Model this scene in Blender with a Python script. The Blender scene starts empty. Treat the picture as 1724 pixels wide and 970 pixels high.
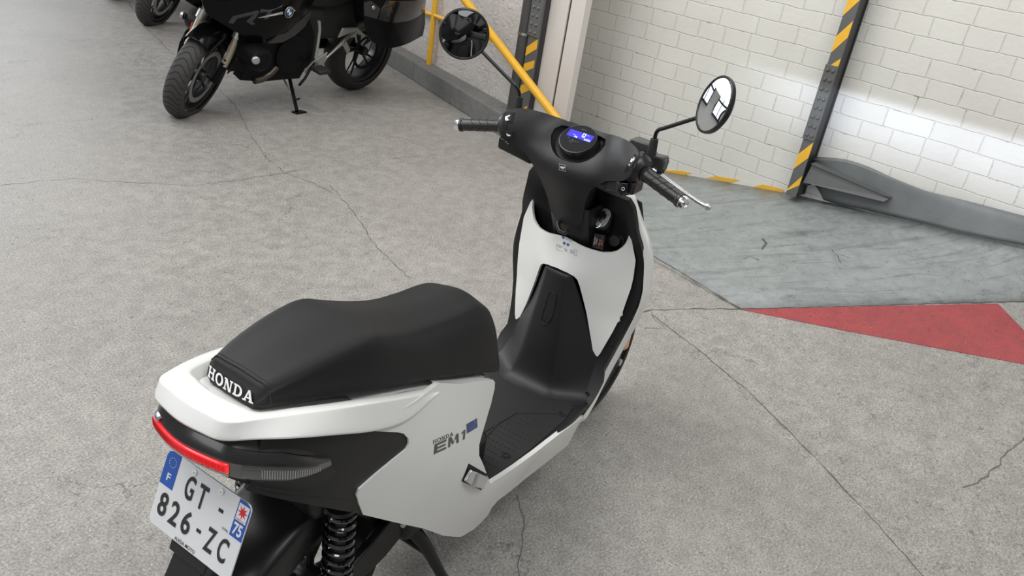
import bpy, bmesh, math, random
import numpy as np
from mathutils import Vector, Matrix
from mathutils.geometry import delaunay_2d_cdt
random.seed(4)
sc = bpy.context.scene
PI = math.pi

# ------------------------------------------------------------------ camera
CX, CY, CZ, AZ, PITCH, ROLL, FPX = -0.911442, -0.89352, 1.582731, 0.514927, 0.460151, -0.169209, 1369.99
W_, H_ = 1724.0, 970.0
CAM = np.array([CX, CY, CZ])
_f = np.array([math.cos(PITCH)*math.cos(AZ), math.cos(PITCH)*math.sin(AZ), -math.sin(PITCH)])
_r = np.cross(_f, [0, 0, 1]); _r /= np.linalg.norm(_r); _d = np.cross(_f, _r)
_c, _s = math.cos(ROLL), math.sin(ROLL)
RR = np.array([_c*_r+_s*_d, -_s*_r+_c*_d, _f])
cd = bpy.data.cameras.new('camera'); cam = bpy.data.objects.new('camera', cd)
sc.collection.objects.link(cam); sc.camera = cam
cd.sensor_fit = 'HORIZONTAL'; cd.sensor_width = 36; cd.lens = 36*FPX/W_; cd.clip_start = .05; cd.clip_end = 100
cam.matrix_world = Matrix(((RR[0][0], -RR[1][0], -RR[2][0], CX), (RR[0][1], -RR[1][1], -RR[2][1], CY),
                           (RR[0][2], -RR[1][2], -RR[2][2], CZ), (0, 0, 0, 1)))
# ------------------------------------------------------------------ light, exposure
sc.view_settings.view_transform = 'Standard'; sc.view_settings.look = 'None'
sc.view_settings.exposure = 0.0; sc.view_settings.gamma = 1.0; sc.view_settings.use_curve_mapping = False
wd = bpy.data.worlds.new('world'); sc.world = wd; wd.use_nodes = True
wd.node_tree.nodes['Background'].inputs[0].default_value = (.93, .96, 1, 1)
wd.node_tree.nodes['Background'].inputs[1].default_value = .34

def area(name, loc, target, sx, sy, power, col=(1, 1, 1)):
    l = bpy.data.lights.new(name, 'AREA'); l.shape = 'RECTANGLE'; l.size = sx; l.size_y = sy; l.energy = power; l.color = col
    o = bpy.data.objects.new(name, l); sc.collection.objects.link(o); o.location = loc
    o.rotation_euler = (Vector(target)-Vector(loc)).to_track_quat('-Z', 'Y').to_euler()
    return o
area('skylight', (-0.6, 2.6, 4.6), (0.7, 0.6, 0), 4.5, 2.5, 175, (1, .985, .96))
area('window_light', (-4.2, 1.2, 3.6), (0.5, 0.6, .3), 3.0, 1.6, 62, (.97, .98, 1))
area('side_fill', (-.4, -1.9, 4.2), (0.1, 0, .5), 2.6, 1.0, 62, (1, .995, .97))  # added fill, lifts the scooter's right side and tail rim
area('brick_fill', (2.4, 0.7, 3.7), (4.2, 0.6, .9), 3.6, .5, 68, (1, .99, .95))  # added fill near the brick wall, only there to brighten it
area('far_window_light', (1.5, 9.3, 2.6), (2.0, 4.5, 0), 7.0, 1.4, 215, (.97, .985, 1))

# ------------------------------------------------------------------ materials
MAT = {}
def mat(name, col, rough=.5, metal=0, coat=0, emis=None, es=0, spec=.5, bump=None, vary=None, trans=0):
    if name in MAT: return MAT[name]
    m = bpy.data.materials.new(name); m.use_nodes = True; nt = m.node_tree; b = nt.nodes['Principled BSDF']
    c = (col[0], col[1], col[2], 1)
    b.inputs['Base Color'].default_value = c; b.inputs['Roughness'].default_value = rough
    b.inputs['Metallic'].default_value = metal; b.inputs['Coat Weight'].default_value = coat
    b.inputs['Coat Roughness'].default_value = .04
    b.inputs['Specular IOR Level'].default_value = spec
    b.inputs['Transmission Weight'].default_value = trans
    if emis: b.inputs['Emission Color'].default_value = (*emis, 1); b.inputs['Emission Strength'].default_value = es
    tc = nt.nodes.new('ShaderNodeTexCoord')
    if vary:
        sca, amt = vary
        n = nt.nodes.new('ShaderNodeTexNoise'); n.inputs['Scale'].default_value = sca; n.inputs['Detail'].default_value = 5
        nt.links.new(tc.outputs['Object'], n.inputs['Vector'])
        r = nt.nodes.new('ShaderNodeMixRGB'); r.blend_type = 'MIX'
        r.inputs[1].default_value = tuple(x*(1-amt) for x in col)+(1,); r.inputs[2].default_value = tuple(min(1, x*(1+amt)) for x in col)+(1,)
        nt.links.new(n.outputs['Fac'], r.inputs[0]); nt.links.new(r.outputs[0], b.inputs['Base Color'])
    if bump:
        sca, st = bump
        n = nt.nodes.new('ShaderNodeTexNoise'); n.inputs['Scale'].default_value = sca; n.inputs['Detail'].default_value = 3
        bp = nt.nodes.new('ShaderNodeBump'); bp.inputs['Strength'].default_value = st; bp.inputs['Distance'].default_value = .002
        nt.links.new(tc.outputs['Object'], n.inputs['Vector']); nt.links.new(n.outputs['Fac'], bp.inputs['Height'])
        nt.links.new(bp.outputs[0], b.inputs['Normal'])
    MAT[name] = m; return m
WHITE = mat('white_paint', (.84, .845, .82), .25, coat=.6)
BLK = mat('black_plastic', (.015, .015, .016), .43, spec=.42, bump=(900, .08))
BLKS = mat('black_satin', (.012, .012, .013), .33)
GLOSS = mat('gloss_black', (.006, .006, .007), .08, coat=1)
VINYL = mat('seat_vinyl', (.010, .010, .011), .5, spec=.32, bump=(1400, .25))
VINYLB = mat('seat_back_vinyl', (.013, .013, .014), .5, bump=(900, .5))
RUB = mat('rubber', (.018, .018, .018), .65)
GRIP = mat('grip_rubber', (.010, .010, .010), .32, spec=.6, bump=(500, .15))
MATB = mat('floor_mat_rubber', (.014, .014, .014), .6, bump=(500, .3))
CHR = mat('chrome', (.82, .82, .83), .12, metal=1)
ALU = mat('brushed_metal', (.6, .6, .6), .3, metal=1)
WTXT = mat('white_print', (.85, .85, .85), .4)
GTXT = mat('grey_print', (.10, .10, .10), .35)
MIR = mat('mirror_glass', (.92, .92, .92), .0, metal=1)
RED = mat('tail_red', (.5, .01, .02), .15, emis=(1, .025, .03), es=.75, coat=1)
SHR = mat('smoked_shroud', (.012, .010, .010), .28, coat=.2)
SCR = mat('screen_blue', (.02, .02, .2), .2, emis=(.055, .035, .80), es=1.0)
SCRT = mat('screen_digits', (.8, .9, 1), .3, emis=(.7, .8, 1), es=1.0)
LENS = mat('smoked_lens', (.10, .10, .10), .12, coat=1)
LENSI = mat('lens_clear', (.55, .55, .56), .15, metal=.6)

# ------------------------------------------------------------------ object helpers
WORLD = set()      # empties whose parts are modelled in world coordinates
def link(o): sc.collection.objects.link(o); return o
def tag(o, label=None, cat=None, group=None, kind=None):
    if label: o['label'] = label
    if cat: o['category'] = cat
    if group: o['group'] = group
    if kind: o['kind'] = kind
    return o
def empty(name, loc, label, cat, group=None, rz=0):
    o = bpy.data.objects.new(name, None); link(o); o.location = loc; o.rotation_euler = (0, 0, rz); o.empty_display_size = .1
    bpy.context.view_layer.update()
    return tag(o, label, cat, group)
def smooth(me, on=True):
    for p in me.polygons: p.use_smooth = on
def meshobj(name, verts, faces, m, parent=None, sm=False):
    me = bpy.data.meshes.new(name); me.from_pydata([tuple(v) for v in verts], [], faces); me.update()
    if m: me.materials.append(m)
    smooth(me, sm)
    o = bpy.data.objects.new(name, me); link(o)
    if parent:
        o.parent = parent
        if parent.name in WORLD: o.matrix_parent_inverse = parent.matrix_world.inverted()
    return o
class MB:
    """collects shapes into one mesh"""
    def __init__(s): s.v = []; s.f = []; s.mi = []
    def add(s, vs, fs):
        k = len(s.v); s.v += [tuple(v) for v in vs]; s.f += [tuple(i+k for i in f) for f in fs]; return s
    def box(s, c, d, rot=None):
        R = rot if rot is not None else Matrix.Identity(3)
        vs = [Vector(c)+R@Vector((x*d[0]/2, y*d[1]/2, z*d[2]/2)) for x in (-1, 1) for y in (-1, 1) for z in (-1, 1)]
        return s.add(vs, [(0, 1, 3, 2), (4, 6, 7, 5), (0, 4, 5, 1), (2, 3, 7, 6), (0, 2, 6, 4), (1, 5, 7, 3)])
    def tube(s, path, r, n=12, cap=True):
        P = [Vector(p) for p in path]; k = len(P)
        rs = r if isinstance(r, (list, tuple)) else [r]*k
        T = []
        for i in range(k):
            t = (P[min(i+1, k-1)]-P[max(i-1, 0)]); T.append(t.normalized())
        up = Vector((0, 0, 1)) if abs(T[0].z) < .9 else Vector((1, 0, 0))
        u = T[0].cross(up).normalized(); vs = []
        for i in range(k):
            u = (u-T[i]*u.dot(T[i])).normalized(); w = T[i].cross(u)
            for j in range(n):
                a = 2*PI*j/n; vs.append(P[i]+(u*math.cos(a)+w*math.sin(a))*rs[i])
        fs = [(i*n+j, i*n+(j+1) % n, (i+1)*n+(j+1) % n, (i+1)*n+j) for i in range(k-1) for j in range(n)]
        if cap: fs += [tuple(range(n-1, -1, -1)), tuple((k-1)*n+j for j in range(n))]
        return s.add(vs, fs)
    def lathe(s, c, axis, prof, n=32, ring=False):
        A = Vector(axis).normalized(); up = Vector((0, 0, 1)) if abs(A.z) < .9 else Vector((1, 0, 0))
        u = A.cross(up).normalized(); w = A.cross(u); c = Vector(c); vs = []
        for (r, h) in prof:
            for j in range(n):
                a = 2*PI*j/n; vs.append(c+A*h+(u*math.cos(a)+w*math.sin(a))*r)
        k = len(prof)
        fs = [(i*n+j, i*n+(j+1) % n, (i+1)*n+(j+1) % n, (i+1)*n+j) for i in range(k-1) for j in range(n)]
        if ring: return s.add(vs, fs)
        if prof[0][0] > 1e-6: fs.append(tuple(range(n-1, -1, -1)))
        if prof[-1][0] > 1e-6: fs.append(tuple((k-1)*n+j for j in range(n)))
        return s.add(vs, fs)
    def torus(s, c, axis, R, r, n=48, m=12, rx=None):
        A = Vector(axis).normalized(); up = Vector((0, 0, 1)) if abs(A.z) < .9 else Vector((1, 0, 0))
        u = A.cross(up).normalized(); w = A.cross(u); c = Vector(c); vs = []; rx = rx or r
        for i in range(n):
            a = 2*PI*i/n; d = u*math.cos(a)+w*math.sin(a)
            for j in range(m):
                b = 2*PI*j/m; vs.append(c+d*(R+r*math.cos(b))+A*rx*math.sin(b))
        return s.add(vs, [(i*m+j, i*m+(j+1) % m, ((i+1) % n)*m+(j+1) % m, ((i+1) % n)*m+j) for i in range(n) for j in range(m)])
    def prism(s, poly, d, top=None):
        k = len(poly); P = [Vector(p) for p in poly]; D = Vector(d)
        return s.add(P+[p+D for p in P], [tuple(range(k-1, -1, -1)), tuple(range(k, 2*k))]+[(i, (i+1) % k, (i+1) % k+k, i+k) for i in range(k)])
    def build(s, name, m, parent=None, sm=True, bevel=0, sub=0, seg=2):
        o = meshobj(name, s.v, s.f, m, parent, sm)
        bm = bmesh.new(); bm.from_mesh(o.data); bmesh.ops.recalc_face_normals(bm, faces=bm.faces); bm.to_mesh(o.data); bm.free()
        if bevel:
            b = o.modifiers.new('bevel', 'BEVEL'); b.width = bevel; b.segments = seg; b.limit_method = 'ANGLE'; b.angle_limit = math.radians(35)
        if sub:
            q = o.modifiers.new('sub', 'SUBSURF'); q.levels = sub; q.render_levels = sub
        if sm and not sub: autosmooth(o)
        return o
def autosmooth(o, ang=35):
    """mark edges above the angle sharp so that flat faces keep crisp borders"""
    bm = bmesh.new(); bm.from_mesh(o.data); a = math.radians(ang)
    for e in bm.edges:
        if len(e.link_faces) == 2 and e.calc_face_angle(0) > a: e.smooth = False
    bm.to_mesh(o.data); bm.free()

def cat(pts, n, closed=False):
    P = np.array(pts, float); k = len(P)
    if closed: Q = np.vstack([P[-1], P, P[0], P[1]]); segs = k
    else: Q = np.vstack([2*P[0]-P[1], P, 2*P[-1]-P[-2]]); segs = k-1
    out = []
    ts = np.linspace(0, segs, n, endpoint=not closed)
    for t in ts:
        i = min(int(t), segs-1); u = t-i
        a, b, c, d = Q[i], Q[i+1], Q[i+2], Q[i+3]
        out.append(.5*((2*b)+(-a+c)*u+(2*a-5*b+4*c-d)*u*u+(-a+3*b-3*c+d)*u**3))
    return np.array(out)
def skin(name, rows, m, parent=None, nu=None, closed_u=False, nv=None, thick=0, sub=0, caps=False, bevel=0, mirror_rows=False):
    """rows of points; along-row resample nu, across-rows resample nv"""
    R = [np.array(r, float) for r in rows]
    if nu: R = [cat(r, nu, closed_u) for r in R]
    A = np.array(R)
    if nv: A = np.array([cat(A[:, j], nv) for j in range(A.shape[1])]).transpose(1, 0, 2)
    a, b = A.shape[:2]; V = A.reshape(-1, 3)
    F = [(i*b+j, i*b+(j+1) % b, (i+1)*b+(j+1) % b, (i+1)*b+j) for i in range(a-1) for j in range(b if closed_u else b-1)]
    if caps: F += [tuple(range(b-1, -1, -1)), tuple((a-1)*b+j for j in range(b))]
    o = meshobj(name, V, F, m, parent, True)
    bm = bmesh.new(); bm.from_mesh(o.data); bmesh.ops.remove_doubles(bm, verts=bm.verts, dist=1e-5); bmesh.ops.recalc_face_normals(bm, faces=bm.faces); bm.to_mesh(o.data); bm.free()
    if thick:
        s = o.modifiers.new('solid', 'SOLIDIFY'); s.thickness = abs(thick); s.offset = 1 if thick > 0 else -1; s.use_even_offset = False
    if bevel:
        q = o.modifiers.new('bevel', 'BEVEL'); q.width = bevel; q.segments = 3; q.limit_method = 'ANGLE'; q.angle_limit = math.radians(40)
    if sub:
        q = o.modifiers.new('sub', 'SUBSURF'); q.levels = sub; q.render_levels = sub
    smooth(o.data); autosmooth(o, 50)
    return o

# ------------------------------------------------------------------ sight lines: a photo pixel meets a surface of the place
def ray(px): return np.array([(px[0]-W_/2)/FPX, (px[1]-H_/2)/FPX, 1])@RR
def PJ(P): v = RR@(np.array(P, float)-CAM); return np.array([W_/2+FPX*v[0]/v[2], H_/2+FPX*v[1]/v[2]])
def at(px, ax, val):
    d = ray(px); t = (val-CAM[ax])/d[ax]; return CAM+t*d
class Surf:
    """smooth surface  coordinate[axis] = f(other two)  through control points"""
    def __init__(s, axis, pts, lam=0):
        s.ax = axis; s.o = [i for i in range(3) if i != axis]
        P = np.array(pts, float); s.P = P[:, s.o]; v = P[:, axis]; n = len(P)
        K = s.k(s.P, s.P)+lam*np.eye(n); A = np.zeros((n+3, n+3)); A[:n, :n] = K; A[:n, n] = 1; A[:n, n+1:] = s.P; A[n, :n] = 1; A[n+1:, :n] = s.P.T
        s.w = np.linalg.solve(A, np.r_[v, 0, 0, 0])
    def k(s, a, b):
        r2 = ((a[:, None]-b[None])**2).sum(-1); return .5*r2*np.log(r2+1e-12)
    def __call__(s, uv):
        uv = np.atleast_2d(uv); n = len(s.P)
        return s.k(uv, s.P)@s.w[:n]+s.w[n]+uv@s.w[n+1:]
    def hit(s, px):
        v = float(np.mean(s.k(s.P, s.P)@s.w[:len(s.P)]+s.w[len(s.P)]+s.P@s.w[len(s.P)+1:]))
        for _ in range(60):
            p = at(px, s.ax, v); nv = float(s(p[s.o])[0]); v = v+.6*(nv-v)
        return at(px, s.ax, v)
    def lift(s, uv, off=0):
        uv = np.atleast_2d(uv); w = s(uv); out = np.zeros((len(uv), 3)); out[:, s.o[0]] = uv[:, 0]; out[:, s.o[1]] = uv[:, 1]; out[:, s.ax] = w+off
        return out
def inside(p, poly):
    x, y = p; c = False; k = len(poly); j = k-1
    for i in range(k):
        a, b = poly[i], poly[j]
        if (a[1] > y) != (b[1] > y) and x < (b[0]-a[0])*(y-a[1])/(b[1]-a[1])+a[0]: c = not c
        j = i
    return c
def dense(poly, step):
    out = []
    k = len(poly)
    for i in range(k):
        a = np.array(poly[i]); b = np.array(poly[(i+1) % k]); n = max(1, int(np.linalg.norm(b-a)/step))
        for j in range(n): out.append(a+(b-a)*j/n)
    return out
def rounded(poly, it=1):
    P = [np.array(p, float) for p in poly]
    for _ in range(it):
        Q = []
        for i in range(len(P)):
            a, b = P[i], P[(i+1) % len(P)]; Q += [a*.75+b*.25, a*.25+b*.75]
        P = Q
    return P
def panel(name, out, surf, m, parent, thick=.004, bevel=.0015, grid=.012, holes=(), px=True, off=0, mirror=False, rnd=0, sgn=None, seg=3):
    """closed outline (pixels or surface coordinates) cut out of a surface, given thickness and rounded rims"""
    def conv(o):
        q = [surf.hit(p)[surf.o] for p in o] if px else [np.array(p, float) for p in o]
        if rnd: q = rounded(q, rnd)
        return dense(q, grid)
    O = conv(out); Hs = [conv(h) for h in holes]
    pts = list(O); edges = [(i, (i+1) % len(O)) for i in range(len(O))]
    for h in Hs:
        k = len(pts); pts += h; edges += [(k+i, k+(i+1) % len(h)) for i in range(len(h))]
    B = np.array(pts); lo, hi = np.array(O).min(0), np.array(O).max(0)
    g = []
    y = lo[1]+grid/2; r = 0
    while y < hi[1]:
        x = lo[0]+grid/2*(1+r % 2)
        while x < hi[0]:
            p = np.array([x, y])
            if ((B-p)**2).sum(1).min() > (grid*.6)**2 and inside(p, O) and not any(inside(p, h) for h in Hs): g.append(p)
            x += grid
        y += grid*.87; r += 1
    allp = [Vector((float(p[0]), float(p[1]))) for p in pts+g]
    v2, _, f2, *_ = delaunay_2d_cdt(allp, edges, [], 0, 1e-7)
    uv = np.array([[v.x, v.y] for v in v2])
    F = []
    for f in f2:
        c = uv[list(f)].mean(0)
        if inside(c, O) and not any(inside(c, h) for h in Hs): F.append(tuple(f))
    V = surf.lift(uv, off)
    res = []
    for mr in ([1, -1] if mirror else [1]):
        V2 = V.copy(); V2[:, 1] *= mr
        o = meshobj(name, V2, F, m, parent, True)
        bm = bmesh.new(); bm.from_mesh(o.data)
        bmesh.ops.delete(bm, geom=[v for v in bm.verts if not v.link_faces], context='VERTS')
        bmesh.ops.recalc_face_normals(bm, faces=bm.faces)
        # orient: outward means away from the body, given by sgn along the axis
        nsum = sum((f.normal[surf.ax]*f.calc_area() for f in bm.faces))
        want = sgn if sgn is not None else -1
        if surf.ax == 1: want *= mr
        if nsum*want < 0: bmesh.ops.reverse_faces(bm, faces=bm.faces)
        bm.to_mesh(o.data); bm.free()
        s = o.modifiers.new('solid', 'SOLIDIFY'); s.thickness = thick; s.offset = -1
        if bevel:
            q = o.modifiers.new('bevel', 'BEVEL'); q.width = bevel; q.segments = seg; q.limit_method = 'ANGLE'; q.angle_limit = math.radians(50)
        w = o.modifiers.new('wn', 'WEIGHTED_NORMAL'); w.keep_sharp = False
        smooth(o.data); res.append(o)
    return res if mirror else res[0]
def text_mesh(name, body, m, parent, fn, size=1, bold=0, sx=1, extrude=.0006, align='CENTER', shear=0, space=1, fit=None):
    """lettering laid on a surface by fn(u, v, h) -> point"""
    c = bpy.data.curves.new(name, 'FONT'); c.body = body; c.size = size; c.offset = bold; c.align_x = align; c.align_y = 'CENTER'; c.shear = shear; c.space_character = space
    c.resolution_u = 5
    t = bpy.data.objects.new('t', c); link(t); bpy.context.view_layer.update()
    me = bpy.data.meshes.new_from_object(t.evaluated_get(bpy.context.evaluated_depsgraph_get()))
    bpy.data.objects.remove(t); bpy.data.curves.remove(c)
    bm = bmesh.new(); bm.from_mesh(me); bmesh.ops.subdivide_edges(bm, edges=[e for e in bm.edges if e.calc_length() > size*.3], cuts=2)
    if fit:
        xs = [v.co.x for v in bm.verts]; ys_ = [v.co.y for v in bm.verts]; x0, x1, y0, y1 = min(xs), max(xs), min(ys_), max(ys_)
        for v in bm.verts: v.co.x = ((v.co.x-x0)/(x1-x0)-.5)*fit[0]; v.co.y = ((v.co.y-y0)/(y1-y0)-.5)*fit[1]
        sx = 1
    V = [fn(v.co.x*sx, v.co.y, extrude) for v in bm.verts]; bm.verts.ensure_lookup_table()
    F = [tuple(v.index for v in f.verts) for f in bm.faces]; bm.free(); bpy.data.meshes.remove(me)
    o = meshobj(name, V, F, m, parent)
    return o
def frame_fn(O, U, V, N):
    O, U, V, N = [np.array(a, float) for a in (O, U, V, N)]
    return lambda u, v, h: O+U*u+V*v+N*h

# ================================================================== THE PLACE
def nodes_mat(name):
    m = bpy.data.materials.new(name); m.use_nodes = True; nt = m.node_tree
    return m, nt, nt.nodes['Principled BSDF'], nt.nodes, nt.links
def mk(nodes, t, **kw):
    n = nodes.new(t)
    for k, v in kw.items():
        if k in n.inputs.keys(): n.inputs[k].default_value = v
        else: setattr(n, k, v)
    return n
def ramp(nodes, stops):
    r = nodes.new('ShaderNodeValToRGB'); e = r.color_ramp.elements
    while len(e) < len(stops): e.new(.5)
    for i, (p, c) in enumerate(stops): e[i].position = p; e[i].color = (c[0], c[1], c[2], 1) if hasattr(c, '__len__') else (c, c, c, 1)
    return r
def concrete(name, base, speck=1.0, rough=.55, tint=(0, 0, 0), streak=None, paint=0):
    m, nt, b, N, L = nodes_mat(name); tc = N.new('ShaderNodeTexCoord')
    def noise(sc_, det=6, ro=.6, vec=None):
        n = mk(N, 'ShaderNodeTexNoise', Scale=sc_, Detail=det, Roughness=ro); L.new(vec or tc.outputs['Object'], n.inputs['Vector']); return n
    big = noise(1.3, 8, .65); r1 = ramp(N, [(.3, [c*.90 for c in base]), (.72, [c*1.10 for c in base])]); L.new(big.outputs['Fac'], r1.inputs[0])
    def mix(bt, fac, a, c, blend='MIX'):
        x = N.new('ShaderNodeMixRGB'); x.blend_type = blend
        if isinstance(fac, float): x.inputs[0].default_value = fac
        else: L.new(fac, x.inputs[0])
        L.new(a, x.inputs[1])
        if hasattr(c, 'type'): L.new(c, x.inputs[2])
        else: x.inputs[2].default_value = (*c, 1)
        return x.outputs[0]
    mid = noise(14, 6, .7); r2 = ramp(N, [(.38, .72), (.62, 1.12)]); L.new(mid.outputs['Fac'], r2.inputs[0])
    col = mix(0, .55, r1.outputs[0], r2.outputs[0], 'MULTIPLY')
    fine = noise(150, 3, .7); r3 = ramp(N, [(.34, .45), (.54, 1.0), (.74, 1.42)]); L.new(fine.outputs['Fac'], r3.inputs[0])
    col = mix(0, .85*speck, col, r3.outputs[0], 'MULTIPLY')
    # pale and brown aggregate grains
    vo = mk(N, 'ShaderNodeTexVoronoi', Scale=95.0); L.new(tc.outputs['Object'], vo.inputs['Vector'])
    g = ramp(N, [(0, 1), (.17, 1), (.24, 0)]); L.new(vo.outputs['Distance'], g.inputs[0])
    sel = N.new('ShaderNodeSeparateColor'); L.new(vo.outputs['Color'], sel.inputs[0])
    g2 = ramp(N, [(.72, 0), (.75, 1)]); L.new(sel.outputs[0], g2.inputs[0])
    gm = N.new('ShaderNodeMath'); gm.operation = 'MULTIPLY'; L.new(g.outputs[0], gm.inputs[0]); L.new(g2.outputs[0], gm.inputs[1])
    gs = N.new('ShaderNodeMath'); gs.operation = 'MULTIPLY'; L.new(gm.outputs[0], gs.inputs[0]); gs.inputs[1].default_value = .85*speck
    gc = ramp(N, [(0, (.5, .44, .36)), (.5, (.62, .6, .55)), (1, (.30, .18, .12))]); L.new(sel.outputs[1], gc.inputs[0])
    col = mix(0, gs.outputs[0], col, gc.outputs[0])
    # dark pits
    pit = noise(38, 4, .75); r4 = ramp(N, [(.33, .50), (.41, 1)]); L.new(pit.outputs['Fac'], r4.inputs[0])
    col = mix(0, .8, col, r4.outputs[0], 'MULTIPLY')
    # hairline cracks
    if not paint:
        dn = noise(3.0, 6, .7); mp = mk(N, 'ShaderNodeVectorMath', operation='MULTIPLY_ADD'); L.new(dn.outputs['Color'], mp.inputs[0]); mp.inputs[1].default_value = (.35, .35, .35); L.new(tc.outputs['Object'], mp.inputs[2])
        vc = mk(N, 'ShaderNodeTexVoronoi', Scale=.75, feature='DISTANCE_TO_EDGE'); L.new(mp.outputs[0], vc.inputs['Vector'])
        rc = ramp(N, [(.0, .35), (.0035, 1)]); L.new(vc.outputs['Distance'], rc.inputs[0])
        msk = noise(2.1, 3); rm = ramp(N, [(.45, 0), (.6, .8)]); L.new(msk.outputs['Fac'], rm.inputs[0])
        col = mix(0, rm.outputs[0], col, mix(0, 1.0, col, rc.outputs[0], 'MULTIPLY'))
    if streak:
        m0 = mk(N, 'ShaderNodeMapping'); m0.inputs['Rotation'].default_value = (0, 0, streak); L.new(tc.outputs['Object'], m0.inputs['Vector'])
        mp = mk(N, 'ShaderNodeMapping'); mp.inputs['Scale'].default_value = (1.1, 9, 1); L.new(m0.outputs[0], mp.inputs['Vector'])
        sn = mk(N, 'ShaderNodeTexNoise', Scale=2.2, Detail=9.0, Roughness=.72, Distortion=.4); L.new(mp.outputs[0], sn.inputs['Vector'])
        rs = ramp(N, [(.36, .62), (.48, 1.0), (.62, 1.0), (.70, 1.16)]); L.new(sn.outputs['Fac'], rs.inputs[0])
        col = mix(0, .8, col, rs.outputs[0], 'MULTIPLY')
    L.new(col, b.inputs['Base Color'])
    rr = ramp(N, [(.3, rough-.12), (.7, rough+.1)]); L.new(mid.outputs['Fac'], rr.inputs[0]); L.new(rr.outputs[0], b.inputs['Roughness'])
    bp = mk(N, 'ShaderNodeBump', Strength=.45, Distance=.002); L.new(fine.outputs['Fac'], bp.inputs['Height'])
    bp2 = mk(N, 'ShaderNodeBump', Strength=.25, Distance=.006); L.new(mid.outputs['Fac'], bp2.inputs['Height']); L.new(bp.outputs[0], bp2.inputs['Normal'])
    L.new(bp2.outputs[0], b.inputs['Normal'])
    return m
CONC = concrete('concrete', (.350, .334, .311), 1.0, .5)
GREYP = concrete('grey_floor_paint', (.275, .298, .294), .15, .42, streak=math.radians(46), paint=1)
REDP = concrete('red_floor_paint', (.36, .055, .06), .35, .55, paint=1)
STONE = concrete('kerb_stone', (.20, .20, .195), .4, .6, paint=1)
def brick_mat():
    m, nt, b, N, L = nodes_mat('painted_brick'); tc = N.new('ShaderNodeTexCoord')
    # wall-local coordinates: u along the wall, v up (the wall object lies in its own x-z plane)
    sp = N.new('ShaderNodeSeparateXYZ'); L.new(tc.outputs['Object'], sp.inputs[0])
    cb = N.new('ShaderNodeCombineXYZ'); L.new(sp.outputs[0], cb.inputs[0]); L.new(sp.outputs[2], cb.inputs[1])
    dn = mk(N, 'ShaderNodeTexNoise', Scale=7.0, Detail=4.0); L.new(cb.outputs[0], dn.inputs['Vector'])
    mp = mk(N, 'ShaderNodeVectorMath', operation='MULTIPLY_ADD'); L.new(dn.outputs['Color'], mp.inputs[0]); mp.inputs[1].default_value = (.018, .018, 0); L.new(cb.outputs[0], mp.inputs[2])
    br = N.new('ShaderNodeTexBrick'); L.new(mp.outputs[0], br.inputs['Vector'])
    br.offset = .5; br.inputs['Scale'].default_value = 1; br.inputs['Brick Width'].default_value = .25; br.inputs['Row Height'].default_value = .099; br.squash = .7; br.squash_frequency = 3
    br.inputs['Mortar Size'].default_value = .0042; br.inputs['Mortar Smooth'].default_value = .6; br.inputs['Bias'].default_value = 0
    br.inputs['Color1'].default_value = (1, 1, 1, 1); br.inputs['Color2'].default_value = (.96, .96, .96, 1); br.inputs['Mortar'].default_value = (.99, .99, .98, 1)
    n2 = mk(N, 'ShaderNodeTexNoise', Scale=1.6, Detail=6.0, Roughness=.6); L.new(tc.outputs['Object'], n2.inputs['Vector'])
    r = ramp(N, [(.3, (.60, .59, .545)), (.7, (.67, .665, .62))]); L.new(n2.outputs['Fac'], r.inputs[0])
    mx = N.new('ShaderNodeMixRGB'); mx.blend_type = 'MULTIPLY'; mx.inputs[0].default_value = 1; L.new(r.outputs[0], mx.inputs[1]); L.new(br.outputs['Color'], mx.inputs[2])
    # little dark chips along the joints
    n3 = mk(N, 'ShaderNodeTexNoise', Scale=9.0, Detail=5.0, Roughness=.7); L.new(tc.outputs['Object'], n3.inputs['Vector'])
    r3 = ramp(N, [(.57, 0), (.68, 1)]); L.new(n3.outputs['Fac'], r3.inputs[0])
    r4 = ramp(N, [(.55, 0), (1, 1)]); L.new(br.outputs['Fac'], r4.inputs[0])
    mm = N.new('ShaderNodeMath'); mm.operation = 'MULTIPLY'; L.new(r3.outputs[0], mm.inputs[0]); L.new(r4.outputs[0], mm.inputs[1])
    m2 = N.new('ShaderNodeMixRGB'); L.new(mm.outputs[0], m2.inputs[0]); L.new(mx.outputs[0], m2.inputs[1]); m2.inputs[2].default_value = (.20, .19, .17, 1)
    L.new(m2.outputs[0], b.inputs['Base Color']); b.inputs['Roughness'].default_value = .6
    inv = N.new('ShaderNodeMath'); inv.operation = 'SUBTRACT'; inv.inputs[0].default_value = 1; L.new(br.outputs['Fac'], inv.inputs[1])
    n5 = mk(N, 'ShaderNodeTexNoise', Scale=30.0, Detail=5.0, Roughness=.6); L.new(tc.outputs['Object'], n5.inputs['Vector'])
    ad = N.new('ShaderNodeMath'); ad.operation = 'MULTIPLY_ADD'; L.new(n5.outputs['Fac'], ad.inputs[0]); ad.inputs[1].default_value = .55; L.new(inv.outputs[0], ad.inputs[2])
    bp = mk(N, 'ShaderNodeBump', Strength=.75, Distance=.005); L.new(ad.outputs[0], bp.inputs['Height']); L.new(bp.outputs[0], b.inputs['Normal'])
    return m
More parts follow.
